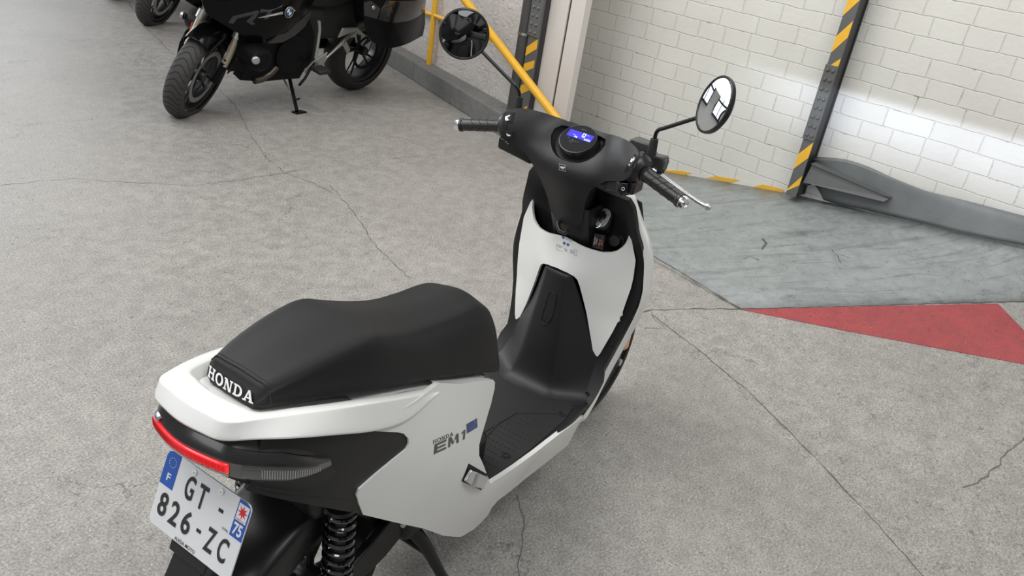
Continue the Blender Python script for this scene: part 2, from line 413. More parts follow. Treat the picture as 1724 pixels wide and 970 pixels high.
def plaster_mat():
    m, nt, b, N, L = nodes_mat('rough_plaster'); tc = N.new('ShaderNodeTexCoord')
    n = mk(N, 'ShaderNodeTexNoise', Scale=16.0, Detail=7.0, Roughness=.6, Distortion=1.6); L.new(tc.outputs['Object'], n.inputs['Vector'])
    n2 = mk(N, 'ShaderNodeTexNoise', Scale=2.0, Detail=4.0); L.new(tc.outputs['Object'], n2.inputs['Vector'])
    r = ramp(N, [(.3, (.52, .48, .45)), (.7, (.62, .58, .55))]); L.new(n2.outputs['Fac'], r.inputs[0]); L.new(r.outputs[0], b.inputs['Base Color'])
    b.inputs['Roughness'].default_value = .6
    bp = mk(N, 'ShaderNodeBump', Strength=.9, Distance=.02); L.new(n.outputs['Fac'], bp.inputs['Height']); L.new(bp.outputs[0], b.inputs['Normal'])
    return m
BRICK, PLAST = brick_mat(), plaster_mat()
YEL = mat('yellow_paint', (.72, .40, .03), .35, vary=(30, .12), bump=(60, .15))
YELT = mat('yellow_tape', (.75, .42, .03), .5, vary=(20, .12))
WHT = mat('white_tape', (.66, .64, .58), .55, vary=(20, .1))
STEEL = mat('grey_painted_steel', (.105, .107, .105), .4, vary=(12, .15), bump=(80, .2))
STEELD = mat('dark_steel', (.030, .031, .033), .4, bump=(60, .3))
PIPE = mat('grey_pipe_paint', (.055, .055, .055), .38, bump=(60, .2))
BOARD = mat('ivory_sheet_panel', (.62, .58, .54), .35, vary=(3, .04))
DARK = mat('dark_gap', (.01, .01, .01), .8)
GRAYSOLID = mat('grey_bank_paint', (.15, .16, .162), .5, vary=(9, .25), bump=(40, .5))

# --- wall directions
WP = np.array([4.168, .964, 0]); wa = math.radians(-98); WD = np.array([math.cos(wa), math.sin(wa), 0]); WN = np.array([WD[1], -WD[0], 0])  # WN faces the room
def onwall(px, off=0):
    d = ray(px); t = ((WP+WN*off-CAM)@WN)/(d@WN); return CAM+t*d
def wp(u, z, off=0): return WP+WD*u+WN*off+np.array([0, 0, z])
la = math.radians(-113.5); ld = np.array([math.cos(la), math.sin(la), 0]); LN = np.array([ld[1], -ld[0], 0]); LP = np.array([3.943, 2.165, 0])-ld*1.7-LN*.05
def lw(u, z, off=0): return LP+ld*u+LN*off+np.array([0, 0, z])
def onleft(px, off=0):
    d = ray(px); t = ((LP+LN*off-CAM)@LN)/(d@LN); return CAM+t*d
def ul(p): return float((p-LP)@ld)
def uw(p): return float((p-WP)@WD)

# --- floor : flat left part, gently rising lane right of the long joint
def g0(px): return at(px, 2, 0)
J1, J2 = g0((1100, 532)), g0((1560, 975)); jd = (J2-J1); jd[2] = 0; jd /= np.linalg.norm(jd); jn = np.array([-jd[1], jd[0], 0])
if jn[0] < 0: jn = -jn
J0 = J1-jd*.08; JE = J1+jd*6
Cpt = at((1724, 508), 2, .15); slope = .15/float((Cpt-J1)@jn)
def lane(p): return float(max(0, (np.array(p)-J1)@jn*slope))     # height of the lane floor
def onlane(px, lift=0):
    z = .05
    for _ in range(40): p = at(px, 2, z); z = lane(p)+lift
    return at(px, 2, z)
T = onlane((1245, 520)); B0 = at((1090, 425), 2, 0); B1 = np.array([3.15, 1.35, 0])
Cx = Cpt+(Cpt-T)*.6; Cx[2] = lane(Cx)
# flat floor
fl = MB()
pl = [(-7, 9, 0), (-7, -7, 0), tuple(JE[:2])+(0,), tuple(J0[:2])+(0,), tuple(B0[:2])+(0,), tuple(B1[:2])+(0,), (4.35, 1.30, 0), (6.2, 9, 0)]
fl.add(pl, [tuple(range(len(pl)))])
JEc = JE+jn*6; JEc[2] = lane(JEc)
Cl = Cpt+(Cpt-T)*.6; Cl[2] = lane(Cl)
lanepts = [tuple(J0[:2])+(0,), tuple(JE[:2])+(0,), tuple(JEc), tuple(Cl), tuple(T)]
k = len(fl.v); fl.v += [tuple(map(float, p)) for p in lanepts[2:]]
fl.f += [(3, 2, k, k+1, k+2), (4, 3, k+2)]
floor = fl.build('floor', CONC, sm=False)
tag(floor, 'worn grey concrete floor with fine pale speckles and hairline cracks', 'floor', kind='structure')
# grey painted ramp between lane and wall
D0 = WP.copy(); D1 = onwall((1324, 324)); E1 = onwall((1724, 395)); u1, u2 = uw(D1), uw(E1)
F1 = onwall((1724, 420), .10); E0 = F1+(F1-D1)*.9; E0 = E0-WN*float((E0-WP)@WN)*.9
Cx = Cpt+(Cpt-T)*.9; Cx[2] = Cpt[2]+(E0[2]-F1[2])*.8
rp = [tuple(B0), tuple(T), tuple(Cx), tuple(E0), tuple(D1), tuple(D0), (4.35, 1.30, 0), tuple(B1)]
rp += [tuple(Cpt), tuple(F1)]
rv = [tuple(map(float, p)) for p in rp]
ramp_o = MB().add(rv, [(0, 1, 4, 5), (0, 5, 6, 7), (1, 8, 9, 4), (8, 2, 3, 9)])
rm = ramp_o.build('trim_1', GREYP, sm=False)
bm = bmesh.new(); bm.from_mesh(rm.data); bmesh.ops.subdivide_edges(bm, edges=bm.edges, cuts=6, use_grid_fill=True); bm.to_mesh(rm.data); bm.free(); smooth(rm.data)
so = rm.modifiers.new('solid', 'SOLIDIFY'); so.thickness = .05; so.offset = -1 if rm.data.polygons[0].normal.z > 0 else 1
tag(rm, 'glossy grey painted ramp slab rising towards the brick wall', 'ramp', kind='structure')
# painted red triangle on the lane
rt = [onlane(p, .002) for p in [(1248, 521), (1450, 516), (1680, 511), (1724, 556), (1790, 630), (1724, 613), (1600, 590), (1420, 556)]]
ro = MB().prism([tuple(p) for p in rt], (0, 0, -.0018)).build('floor_marking', REDP, sm=False)
tag(ro, 'red painted triangle on the concrete floor beside the grey ramp', 'floor marking')
# cracks: thin dark ribbons let into the floor (parts of it)
def crack(pts, w, z=None, wob=.006, seed=1):
    rnd = random.Random(seed); P = []
    for a, b in zip(pts[:-1], pts[1:]):
        a, b = np.array(a), np.array(b); n = max(2, int(np.linalg.norm(b-a)/.03))
        for i in range(n): P.append(a+(b-a)*i/n)
    P.append(np.array(pts[-1])); V = []
    for i, p in enumerate(P):
        d = P[min(i+1, len(P)-1)]-P[max(0, i-1)]; d = d/np.linalg.norm(d); n = np.array([-d[1], d[0], 0])
        q = p+n*rnd.uniform(-wob, wob); ww = w*rnd.uniform(.3, 1.3); V += [q+n*ww, q-n*ww]
    F = [(2*i, 2*i+1, 2*i+3, 2*i+2) for i in range(len(P)-1)]
    return V, F
CRK = mat('crack_dirt', (.13, .125, .12), .9)
CRK2 = mat('joint_dirt', (.10, .10, .095), .9)
def cr(pxs, w, m=CRK, wob=.006, seed=1, lift=.0008, fn=None):
    P = [(fn or onlane)(p, lift) if (fn or onlane) is onlane else fn(p) for p in pxs]
    v, f = crack(P, w, wob=wob, seed=seed); meshobj('crack', v, f, m, floor)
def ongr(px, lift=.0012): return at(px, 2, lift)
for i, (pp, w) in enumerate([([(395, 175), (420, 225), (445, 262), (478, 290), (520, 305), (560, 325)], .0018), ([(556, 312), (585, 345), (605, 372), (622, 400), (650, 432), (690, 468)], .0022),
                             ([(0, 312), (120, 300), (200, 306), (330, 312), (420, 300), (520, 284)], .0012), ([(868, 834), (880, 858), (884, 885), (878, 915), (872, 970)], .0016),
                             ([(362, 140), (375, 158), (395, 175)], .0025), ([(215, 0), (240, 40), (262, 62), (292, 92)], .003)]):
    cr(pp, w, CRK, .007, i+3, fn=ongr)
cr([(1098, 530), (1180, 592), (1262, 660), (1340, 738), (1400, 800), (1480, 885), (1560, 975)], .003, CRK, .003, 20)
cr([(1068, 528), (1095, 522), (1170, 520), (1248, 520)], .0045, CRK2, .004, 21)
cr([(1095, 524), (1105, 540), (1120, 552), (1085, 552)], .002, CRK, .004, 22)
cr([(1720, 735), (1690, 775), (1660, 800), (1620, 820)], .0035, CRK, .012, 23)
cr([(1090, 425), (1168, 472), (1245, 519)], .006, CRK2, .003, 24, lift=.003)
cr([(1246, 520), (1400, 516), (1560, 511), (1724, 507)], .004, CRK2, .004, 25, lift=.003)

def onramp(px, lift=.0025):
    nn = np.cross(F1-T, D1-T); d = ray(px); t = ((T-CAM)@nn)/(d@nn); return CAM+t*d+np.array([0, 0, lift])
for i, (pp, w) in enumerate([([(1400, 421), (1410, 432), (1415, 444)], .004), ([(1410, 428), (1422, 432), (1433, 436)], .003), ([(1345, 388), (1356, 396), (1370, 402)], .003), ([(1533, 432), (1555, 437), (1575, 443)], .002),
                             ([(1348, 494), (1390, 491), (1450, 493), (1520, 488)], .002), ([(1250, 437), (1262, 432), (1278, 438)], .003), ([(1480, 470), (1540, 462), (1600, 466)], .0015), ([(1284, 402), (1290, 410), (1284, 420)], .008)]):
    v, f = crack([onramp(p) for p in pp], w, wob=.003, seed=40+i); meshobj('scratch', v, f, CRK2, rm)
# --- brick wall
def wallobj(name, m, O, D, N, u0, u1, z0, z1, label, th=.2):
    o = meshobj(name, [(u0, 0, z0), (u1, 0, z0), (u1, 0, z1), (u0, 0, z1), (u0, -th, z0), (u1, -th, z0), (u1, -th, z1), (u0, -th, z1)],
                [(0, 1, 2, 3), (7, 6, 5, 4), (0, 4, 5, 1), (3, 2, 6, 7), (0, 3, 7, 4), (1, 5, 6, 2)], m)
    o.matrix_world = Matrix(((D[0], N[0], 0, O[0]), (D[1], N[1], 0, O[1]), (0, 0, 1, O[2]), (0, 0, 0, 1)))
    return tag(o, label, 'wall', kind='structure')
wallobj('wall_right', BRICK, WP, WD, WN, -1.25, 6.5, -.3, 3.4, 'white painted brick wall with thick uneven joints')
ub = ul(onleft((951, 188)))
wallobj('wall_left', PLAST, LP, ld, LN, -6.5, ub-.02, -.3, 3.4, 'rough cream plastered wall behind the yellow handrail', th=.03)
# return between the two walls behind the sheet panels
pA = lw(ub-.02, 0); pB = onwall((953.5, 186)); pB[2] = 0; pA[2] = 0
q = pB-pA; q[2] = 0; ql = np.linalg.norm(q); q /= ql
wallobj('wall_back', PLAST, pA, q, np.array([q[1], -q[0], 0]), 0, ql, -.3, 3.4, 'short plastered return wall between handrail wall and brick wall', th=.02)

# --- bank along the foot of the brick wall, right of the column
sec = []
tops = [(1372, 264), (1420, 268), (1460, 280), (1500, 298), (1560, 322), (1620, 342), (1680, 360), (1724, 373)]
lows = [(1378, 331), (1425, 345), (1460, 352), (1500, 362), (1560, 376), (1620, 392), (1680, 405), (1724, 413)]
n = len(tops); topP = [onwall(p, .004) for p in tops]
lowP = []
for i, p in enumerate(lows):
    # on the ramp slab: plane through T, Cx, D1
    a, b_, c_ = T, F1, D1; nn = np.cross(b_-a, c_-a); d = ray(p); t = ((a-CAM)@nn)/(d@nn); lowP.append(CAM+t*d+np.array([0, 0, .002]))
_dl = (lowP[-1]-lowP[-3])/np.linalg.norm(lowP[-1]-lowP[-3])
for _ in range(6): topP.append(topP[-1]+WD*.18); lowP.append(lowP[-1]+_dl*.18)
rows = [[tuple(p) for p in lowP], [tuple(.62*np.array(a)+.38*np.array(b)+np.array([0, 0, .012])) for a, b in zip(lowP, topP)], [tuple(.25*np.array(a)+.75*np.array(b)+np.array([0, 0, .02])) for a, b in zip(lowP, topP)], [tuple(p) for p in topP]]
bk = skin('trim_2', rows, GRAYSOLID, None, nu=50, nv=12, thick=.03)
tag(bk, 'rough grey mortar bank along the foot of the white brick wall', 'mortar bank', kind='structure')
rj = [tuple(a+np.array([0, 0, .003])) for a in [np.array(p) for p in lowP[:-6]]]
v, f = crack([np.array(p)+np.array([-.01, 0, .004]) for p in [D1]+rj], .006, wob=.01, seed=9); meshobj('crack', v, f, CRK2, bk)

# --- hazard tape at the wall foot: yellow blocks on a white band
E = MB(); tape = []
def tapepoly(pxs, off): return [tuple(onwall(p, off)) for p in pxs]
wt = empty('hazard_tape', tuple(wp(.2, 0)), 'yellow and white hazard tape along the foot of the brick wall', 'hazard tape'); WORLD.add(wt.name)
MB().prism(tapepoly([(1120, 289), (1150, 296), (1250, 313), (1316, 327), (1316, 321), (1290, 312), (1240, 303), (1180, 292), (1120, 284)], .004), tuple(WN*.003)).build('white_band', WHT, wt, sm=False)
for pp in ([(1118, 286), (1150, 288), (1164, 291), (1152, 295.5), (1120, 290)], [(1190, 299), (1205, 296.5), (1246, 303.5), (1230, 307.5)], [(1268, 315), (1284, 310.5), (1318, 319), (1318, 328)]):
    MB().prism(tapepoly(pp, .006), tuple(WN*.003)).build('yellow_block', YELT, wt, sm=False)

# --- riveted steel columns
def column(name, label, base_l, width, depth, top, plates, stripes, off_dir, N, D, grp=None):
    """front flange, dark web behind, riveted splice plate, slanted yellow stripes"""
    root = empty(name, tuple(base_l+D*width/2), label, 'column', grp); WORLD.add(root.name)
    def P(u, z, o): return base_l+D*u+N*o+np.array([0, 0, z])
    z0, z1 = 0, top
    MB().prism([tuple(P(0, z0, 0)), tuple(P(width, z0, 0)), tuple(P(width, z0, .012)), tuple(P(0, z0, .012))], (0, 0, z1-z0)).build('front_flange', STEEL, root, sm=False)
    MB().prism([tuple(P(0, z0, -depth)), tuple(P(width, z0, -depth)), tuple(P(width, z0, -depth+.012)), tuple(P(0, z0, -depth+.012))], (0, 0, z1)).prism([tuple(P(width*.80, z0, -depth)), tuple(P(width*.9, z0, -depth)), tuple(P(width*.9, z0, 0)), tuple(P(width*.80, z0, 0))], (0, 0, z1)).prism([tuple(P(width*.1, z0, -depth)), tuple(P(width*.2, z0, -depth)), tuple(P(width*.2, z0, 0)), tuple(P(width*.1, z0, 0))], (0, 0, z1)).build('web', STEELD, root, sm=False)  # web colour darkened for the shade in the column recess
    for (za, zb) in plates:
        pl_ = MB().prism([tuple(P(-.004, za, .012)), tuple(P(width+.004, za, .012)), tuple(P(width+.004, za, .024)), tuple(P(-.004, za, .024))], (0, 0, zb-za)).build('splice_plate', STEEL, root, sm=False, bevel=.002)
        k = int((zb-za)/.047); 
        for i in range(k):
            for u in (width*.27, width*.73):
                zc = za+(i+.5)*(zb-za)/k
                MB().lathe(tuple(P(u, zc, .0235)), tuple(N), [(.011, 0), (.0105, .004), (.007, .0085), (0, .0105)], 12).build('rivet', STEEL, pl_)
    for (a, b, c, d) in stripes:   # heights: left-low, right-low, right-high, left-high
        MB().prism([tuple(P(0.0, a, .0125)), tuple(P(width, b, .0125)), tuple(P(width, c, .0125)), tuple(P(0.0, d, .0125))], tuple(N*.0012)).build('yellow_stripe', YELT, root, sm=False)
    return root
# right column: front face plane a little in front of the wall
CO = .13
cl = onwall((1324, 326), CO); crr = onwall((1347, 311), CO); cw = .098; D_ = WD
def hz(px): return float(onwall(px, CO)[2]-cl[2])
cw = .5*(uw(onwall((1350, 300), CO))+uw(onwall((1455, 0), CO)))-.5*(uw(cl)+uw(onwall((1433, 0), CO)))
st = []
def hl(y, side):     # height on the left/right edge of the face at picture row y
    x = (1324+(326-y)*109/326) if side == 'l' else (1349+(311-y)*106/311)
    return hz((x, y))
for (yl, yr, yr2, yl2) in [(321, 312, 296, 318), (284, 266, 240, 259), (115, 112, 99, 115), (90, 64, 36, 62), (28, 1, -26, 0), (-35, -60, -85, -62)]:
    st.append((hl(yl, 'l'), hl(yr, 'r'), hl(yr2, 'r'), hl(yl2, 'l')))
column('steel_column', 'grey riveted steel column with yellow stripes dividing the white brick wall', cl, cw, .125, 3.3-cl[2], [(hl(232, 'l'), hl(108, 'l'))], st, 1, WN, WD)
# left column stands behind the downpipe
LO = .10
def hl2(px): return float(onleft(px, LO)[2])
cb = onleft((880, 188), LO); cb[2] = 0
wl2 = ul(onleft((901, 130), LO))-ul(onleft((884, 130), LO))
st2 = []
for (yl, yr, yr2, yl2) in [(162, 152, 132, 146), (122, 112, 98, 106), (92, 78, 60, 76), (210, 196, 180, 196)]:
    st2.append((hl2((882, yl)), hl2((895, yr)), hl2((895, yr2)), hl2((882, yl2))))
cu = ul(onleft((884.5, 110), LO)); base = lw(cu, 0, LO)
column('steel_column', 'grey riveted steel column with faded yellow stripes beside the downpipe', base, wl2, .10, 3.3, [(hl2((890, 57)), hl2((890, -60)))], st2, 1, LN, ld)
# dark side cover plate of the left column
ua, ub2 = ul(onleft((901, 130), LO)), ul(onleft((905, 130), .02))
# --- downpipe
pu = .5*(ul(onleft((856, 182), .09))+ul(onleft((874, 182), .09))); pr = .5*abs(ul(onleft((874, 150), .09))-ul(onleft((860, 150), .09)))*.95
dp = empty('downpipe', tuple(lw(pu, .0, .09)), 'dark grey vertical downpipe fixed in front of the plastered wall', 'pipe'); WORLD.add(dp.name)
MB().tube([tuple(lw(pu, .13, .09)), tuple(lw(pu, 3.3, .09))], pr, 24).build('pipe', PIPE, dp)
zc = float(onleft((878, 54), .09)[2])
MB().tube([tuple(lw(pu, zc-.008, .09)), tuple(lw(pu, zc+.008, .09))], pr*1.08, 24).build('clamp', ALU, dp)
# --- sheet panels
def sheet(px0, px1, label, off, D=None):
    a, b = ul(onleft(px0, off)), ul(onleft(px1, off))
    o = MB().prism([tuple(lw(a, 0, off-.05)), tuple(lw(b, 0, off-.05)), tuple(lw(b, 0, off)), tuple(lw(a, 0, off))], (0, 0, 3.3)).build('wall_panel', BOARD, sm=False, bevel=.004)
    tag(o, label, 'wall panel'); return o
sheet((893, 160), (928.5, 170), 'wide ivory sheet panel standing right of the striped column', .05)
np_ = sheet((926, 170), (952.5, 188), 'narrow ivory sheet panel between the wide panel and brick wall', .036)
ja = ul(onleft((928.8, 170), .05))
MB().prism([tuple(lw(ja, 0, .036)), tuple(lw(ja+.010, 0, .036)), tuple(lw(ja+.010, 0, .0385)), tuple(lw(ja, 0, .0385))], (0, 0, 3.3)).build('joint_strip', STEELD, np_, sm=False)

# --- kerb: three blocks in a row along the left wall
kz = .15
k0 = at((697, 104), 2, kz); k1 = at((827, 181), 2, kz); kd = (k1-k0)/np.linalg.norm(k1-k0); kn = np.array([kd[1], -kd[0], 0])
joints = [k0-kd*3.2, at((697, 104), 2, kz), at((824, 180), 2, kz), k1+kd*.9]
for i in range(3):
    a, b = joints[i]+kd*.003, joints[i+1]-kd*.003
    o = MB().prism([(a[0], a[1], 0), (b[0], b[1], 0)]+[tuple(map(float, (b-kn*.42)[:2]))+(0,), tuple(map(float, (a-kn*.42)[:2]))+(0,)], (0, 0, kz)).build('trim_%d' % (i+3), STONE, sm=False, bevel=.008)
    tag(o, ['grey concrete kerb block behind the parked motorcycle', 'long grey concrete kerb block under the yellow post', 'grey concrete kerb block hidden behind the scooter handlebar'][i], 'kerb', kind='structure')
# low plinth between kerb and brick wall
a = onwall((985, 215), .03)
# --- yellow handrail
pb = at((722, 108), 2, kz)
hr = empty('handrail', tuple(pb), 'yellow painted tubular handrail with post and slanted rail on the kerb', 'handrail'); WORLD.add(hr.name)
def onpost(px, off=0):   # vertical plane through the post, parallel to the wall
    d = ray(px); t = ((pb+LN*off-CAM)@LN)/(d@LN); return CAM+t*d
MB().tube([tuple(pb), tuple(pb+np.array([0, 0, 1.25]))], .022, 16).build('post', YEL, hr)
MB().tube([tuple(onpost((560, -8))), tuple(onpost((727, 24))), tuple(onpost((775, 43)))], .017, 14).build('cross_bar', YEL, hr)
A, B = onpost((783, -2)), None
ra = at((783, -2), 2, 1.0); 
# slanted rail: runs down to the floor beyond the handlebar
r0 = onpost((764, -24), .26); r1 = at((1043, 336), 2, .015)
MB().tube([tuple(r0), tuple(r1)], .027, 18).build('slanted_rail', YEL, hr)
mid = lambda t: r0+(r1-r0)*t
mid_len = 1
g_ = [mid(.17)+np.array([0, 0, -.02]), mid(.28)+np.array([0, 0, -.02]), mid(.28)+np.array([0, 0, -.03]), mid(.21)+np.array([0, 0, -.09])]
MB().prism([tuple(p) for p in g_], tuple(LN*.008)).build('gusset', YEL, hr, sm=False)
for t in (.36, .40): MB().lathe(tuple(mid(t)-(mid(t)-CAM)/np.linalg.norm(mid(t)-CAM)*.0262), tuple(-(mid(t)-CAM)/np.linalg.norm(mid(t)-CAM)), [(.006, 0), (.005, .002), (0, .002)], 10).build('rivet', STEELD, hr)

# --- grey steel beam lying at the column foot, sinking into the bank
def onp(px, z): return at(px, 2, z)
bz = cl[2]
b0, b1 = onwall((1368, 276), CO-.03), onwall((1500, 333), .05)
b0l, b1l = onwall((1352, 307), CO-.01), onwall((1490, 334), .08)
bmx = MB().prism([tuple(b0), tuple(b1), tuple(b1l+np.array([0, 0, -.02])), tuple(b0l)], tuple(-WN*.02))
bo = bmx.build('steel_beam', STEEL, sm=False); tag(bo, 'grey painted steel beam end sloping from the column foot into the bank', 'beam')
MB().prism([tuple(b0+WN*.02), tuple(b1+WN*.012), tuple(b1-WN*.015), tuple(b0-WN*.05)], (0, 0, .006)).build('top_flange', STEEL, bo, sm=False)
MB().lathe(tuple(onwall((1356, 308), CO-.04)), (0, 0, 1), [(.035, 0), (.02, .02), (0, .03)], 9).build('dark_hole', DARK, bo)

# ================================================================== THE SCOOTER (x forward, y left, z up, rear axle above the origin)
SC = empty('electric_scooter', (0, 0, 0), 'white and black electric scooter with black seat parked in the foreground', 'scooter')
def A3(px, ax, v): return at(px, ax, v)
def ys(p): return (p[0], -p[1], p[2])
# --- body side surface  y = -halfwidth(x, z)
SIDE = Surf(1, [(x, -w, z) for x, z, w in [(-.28, .70, .095), (-.165, .745, .132), (0, .69, .156), (.10, .70, .152), (.19, .69, .142), (.30, .63, .148), (.41, .59, .150), (.42, .50, .158), (.36, .43, .176), (.34, .38, .179),
     (-.15, .62, .148), (-.10, .67, .152), (0, .56, .160), (0, .49, .156), (.12, .58, .168), (.2, .5, .176), (.15, .38, .168), (.33, .22, .166), (.42, .2, .168), (.45, .30, .182), (.6, .30, .186), (.6, .24, .176), (.8, .28, .184), (.8, .2, .172), (.92, .27, .178), (1.0, .35, .166), (1.05, .29, .15)]], lam=1e-4)
panel('side_panel', [(741, 646), (715, 666), (690, 683), (665, 699), (640, 715), (634, 727), (672, 729), (681, 731), (689, 739), (690, 748), (686, 757), (664, 775), (634, 800), (606, 825), (602, 835), (606, 850), (613, 868), (660, 879), (715, 891), (748, 903), (773, 905), (779, 904),
     (799, 892), (812, 880), (823, 868), (829, 856), (839, 844), (870, 820), (915, 784), (951, 755), (956, 751), (962, 741), (968, 728), (977, 713), (986, 702), (982, 702.5), (945, 730), (900, 765), (870, 787), (839, 807.5), (827, 815), (822, 804), (817, 788), (808, 768), (808, 750), (812, 735), (820, 708), (828, 681), (834, 655), (834.5, 644), (831, 640), (805, 643), (780, 647)],
     SIDE, WHITE, SC, thick=.012, bevel=.004, grid=.011, mirror=True, sgn=-1, off=.002)[0]
side_r = [c for c in SC.children if c.name.startswith('side_panel')][0]
# black tail lower body
panel('tail_lower_cover', [(445, 737), (500, 735), (640, 722), (672, 726), (686, 733), (694, 742), (693, 757), (668, 780), (610, 828), (606, 838), (618, 870), (600, 866.5), (560, 859), (517, 851), (470, 842), (428, 832), (418, 828), (432, 806)],
      SIDE, BLK, SC, thick=.01, bevel=.002, grid=.014, off=.006, mirror=True, sgn=-1)
# --- tail rim : profile rows swept from the right seam round the back to the left seam
right = [  # inner low, inner edge, ridge, lower outer, under
  ((.17, -.105, .690), (.18, -.118, .700), (.185, -.136, .704), (.188, -.141, .692), (.18, -.130, .685)),
  ((.10, -.108, .715), (.10, -.122, .727), (.09, -.146, .731), (.085, -.152, .692), (.085, -.138, .680)),
  ((.02, -.102, .738), (.02, -.122, .752), (.005, -.152, .755), (.000, -.158, .690), (.000, -.142, .680)),
  ((-.06, -.090, .757), (-.06, -.112, .772), (-.075, -.146, .774), (-.085, -.151, .716), (-.08, -.132, .706)),
  ((-.13, -.078, .768), (-.135, -.098, .785), (-.155, -.130, .788), (-.170, -.133, .744), (-.160, -.115, .735)),
  ((-.185, -.060, .775), (-.195, -.074, .793), (-.225, -.103, .797), (-.235, -.105, .764), (-.215, -.09, .757)),
  ((-.200, -.040, .777), (-.2135, -.050, .795), (-.258, -.080, .801), (-.270, -.080, .772), (-.245, -.07, .765)),
  ((-.205, -.020, .777), (-.2185, -.025, .796), (-.266, -.040, .802), (-.281, -.040, .773), (-.255, -.035, .765)),
  ((-.206, 0, .777), (-.220, 0, .796), (-.269, 0, .802), (-.285, 0, .773), (-.258, 0, .765))]
rg = [(739, 659, -.143), (680, 671, -.146), (619, 681, -.144), (560, 690, -.133), (500, 698, -.118), (440, 706, -.101)]
lo = [(739, 662, -.148), (690, 708, -.160), (636, 727, -.163), (560, 735, -.156), (497, 740, -.142), (432, 742, -.114)]
nr = []
for (a, b) in zip(rg, lo):
    p, q = at(a[:2], 1, a[2]), at(b[:2], 1, b[2]); y = -p[1]; xi = p[0]+.012
    inn = np.array([xi, -(y-.020), p[2]-.0035]); inl = np.array([xi+.004, -(y-.034), p[2]-.020])
    nr.append((inl, inn, p, q, q+np.array([.012, .016, -.006])))
right = nr+right[6:]
full = right+[tuple((p[0], -p[1], p[2]) for p in s) for s in right[-2::-1]]
rows = [[s[k] for s in full] for k in range(5)]
R_ = [np.array(cat(r, 97)) for r in rows]
def mixr(a, b, t): return a*(1-t)+b*t
prof = [R_[0], mixr(R_[0], R_[1], .8), mixr(R_[0], R_[1], 1.0)+[0, 0, .0008], mixr(R_[1], R_[2], .12)+[0, 0, .001], mixr(R_[1], R_[2], .5)+[0, 0, .003], mixr(R_[1], R_[2], .95)+[0, 0, .0006], R_[2]-[0, 0, .0002], mixr(R_[2], R_[3], .05), mixr(R_[2], R_[3], .5)+[0, 0, .0], mixr(R_[2], R_[3], .94), mixr(R_[3], R_[4], .1)-[0, 0, .001], R_[4]]
rim = skin('tail_rim', prof, WHITE, SC, sub=1)
# well under the seat: white pan
pan = MB(); ri = R_[0]; k = len(ri)
vs = [tuple(p) for p in ri]; pan.add(vs, [tuple(range(k))]); pan.build('seat_well', WHITE, SC, sm=False)
# white ledges beside the nose of the seat
lo_ = [SIDE.hit(p)+np.array([0, .006, -.003]) for p in [(741, 649), (760, 649), (780, 648.5), (805, 645.5), (825, 643), (834, 644)]]
for s_ in (1, -1):
    skin('seat_ledge', [[(p[0], p[1]*s_, p[2]) for p in lo_], [(p[0], (p[1]+.03)*s_, p[2]+.003) for p in lo_], [(p[0], -.06*s_, p[2]-.004) for p in lo_]], WHITE, SC, nu=16)
skin('seat_base', [[(x, -w, z), (x, 0, z+.004), (x, w, z)] for x, w, z in [(.0, .108, .722), (.1, .116, .700), (.2, .120, .668), (.3, .121, .636), (.42, .117, .592)]], WHITE, SC, nu=9, nv=12)
# --- seat
def seat_sec(x, wb, zb, ws, zs, zc, fx=0):
    """half section bottom -> crown, then mirrored"""
    h = [(wb*.90, zb-.004, 0), (wb, zb+.004, 0), (wb*.62+ws*.38+.006, zb*.66+zs*.34, 0), (ws*.7+wb*.3+.005, zs*.74+zb*.26, 0), (ws+.002, zs-.006, 0), (ws*.90, zs+.003, 0), (ws*.62, zc*.45+zs*.55+.001, 0), (ws*.3, zc*.85+zs*.15, 0)]
    L = [(x+fx, y, z) for y, z, _ in h]; Rr = [(x+fx, -y, z) for y, z, _ in h[::-1]]
    return L+[(x+fx, 0, zc)]+Rr
secs = [(-.186, .055, .779, .050, .790, .793), (-.176, .064, .776, .060, .801, .806), (-.166, .067, .774, .064, .811, .816), (-.13, .078, .769, .074, .820, .827), (-.07, .092, .757, .084, .829, .838), (0, .106, .742, .092, .834, .845), (.05, .113, .729, .095, .831, .843), (.10, .118, .714, .093, .812, .828),
        (.16, .121, .698, .088, .790, .808), (.23, .123, .676, .080, .772, .790), (.31, .125, .648, .078, .762, .779), (.38, .126, .622, .078, .757, .772), (.43, .124, .600, .078, .745, .762), (.465, .117, .585, .073, .718, .738), (.485, .106, .576, .064, .685, .704), (.497, .094, .572, .052, .645, .660), (.502, .08, .572, .044, .605, .615)]
sr = [seat_sec(*s) for s in secs]
seat = skin('seat', sr, VINYL, SC, nu=41, nv=70, caps=True)
# seam piping and rear badge panel of the seat
def back(u, v, h):      # u across, v up, on the slanted rear face
    return np.array([-.1875+.012*v/.03+abs(u)**2*1.6-h, -u, .779+(.028/.03)*v*1.0+0])
bp_ = []
for s in (-1, 1):
    for k in range(9):
        pass
sm1 = [sr[2][i] for i in range(len(sr[2]))]
c1 = cat([np.array(p)+np.array([-.0005, 0, .0012]) for p in sm1], 60); c2 = cat([np.array(p)*[1, 1.015, 1]+np.array([.006, 0, .0022]) for p in sm1], 60)
MB().tube([tuple(p) for p in c1], .0011, 6).build('seam', BLKS, seat)
MB().tube([tuple(p) for p in c2], .0007, 6).build('seam', BLKS, seat)

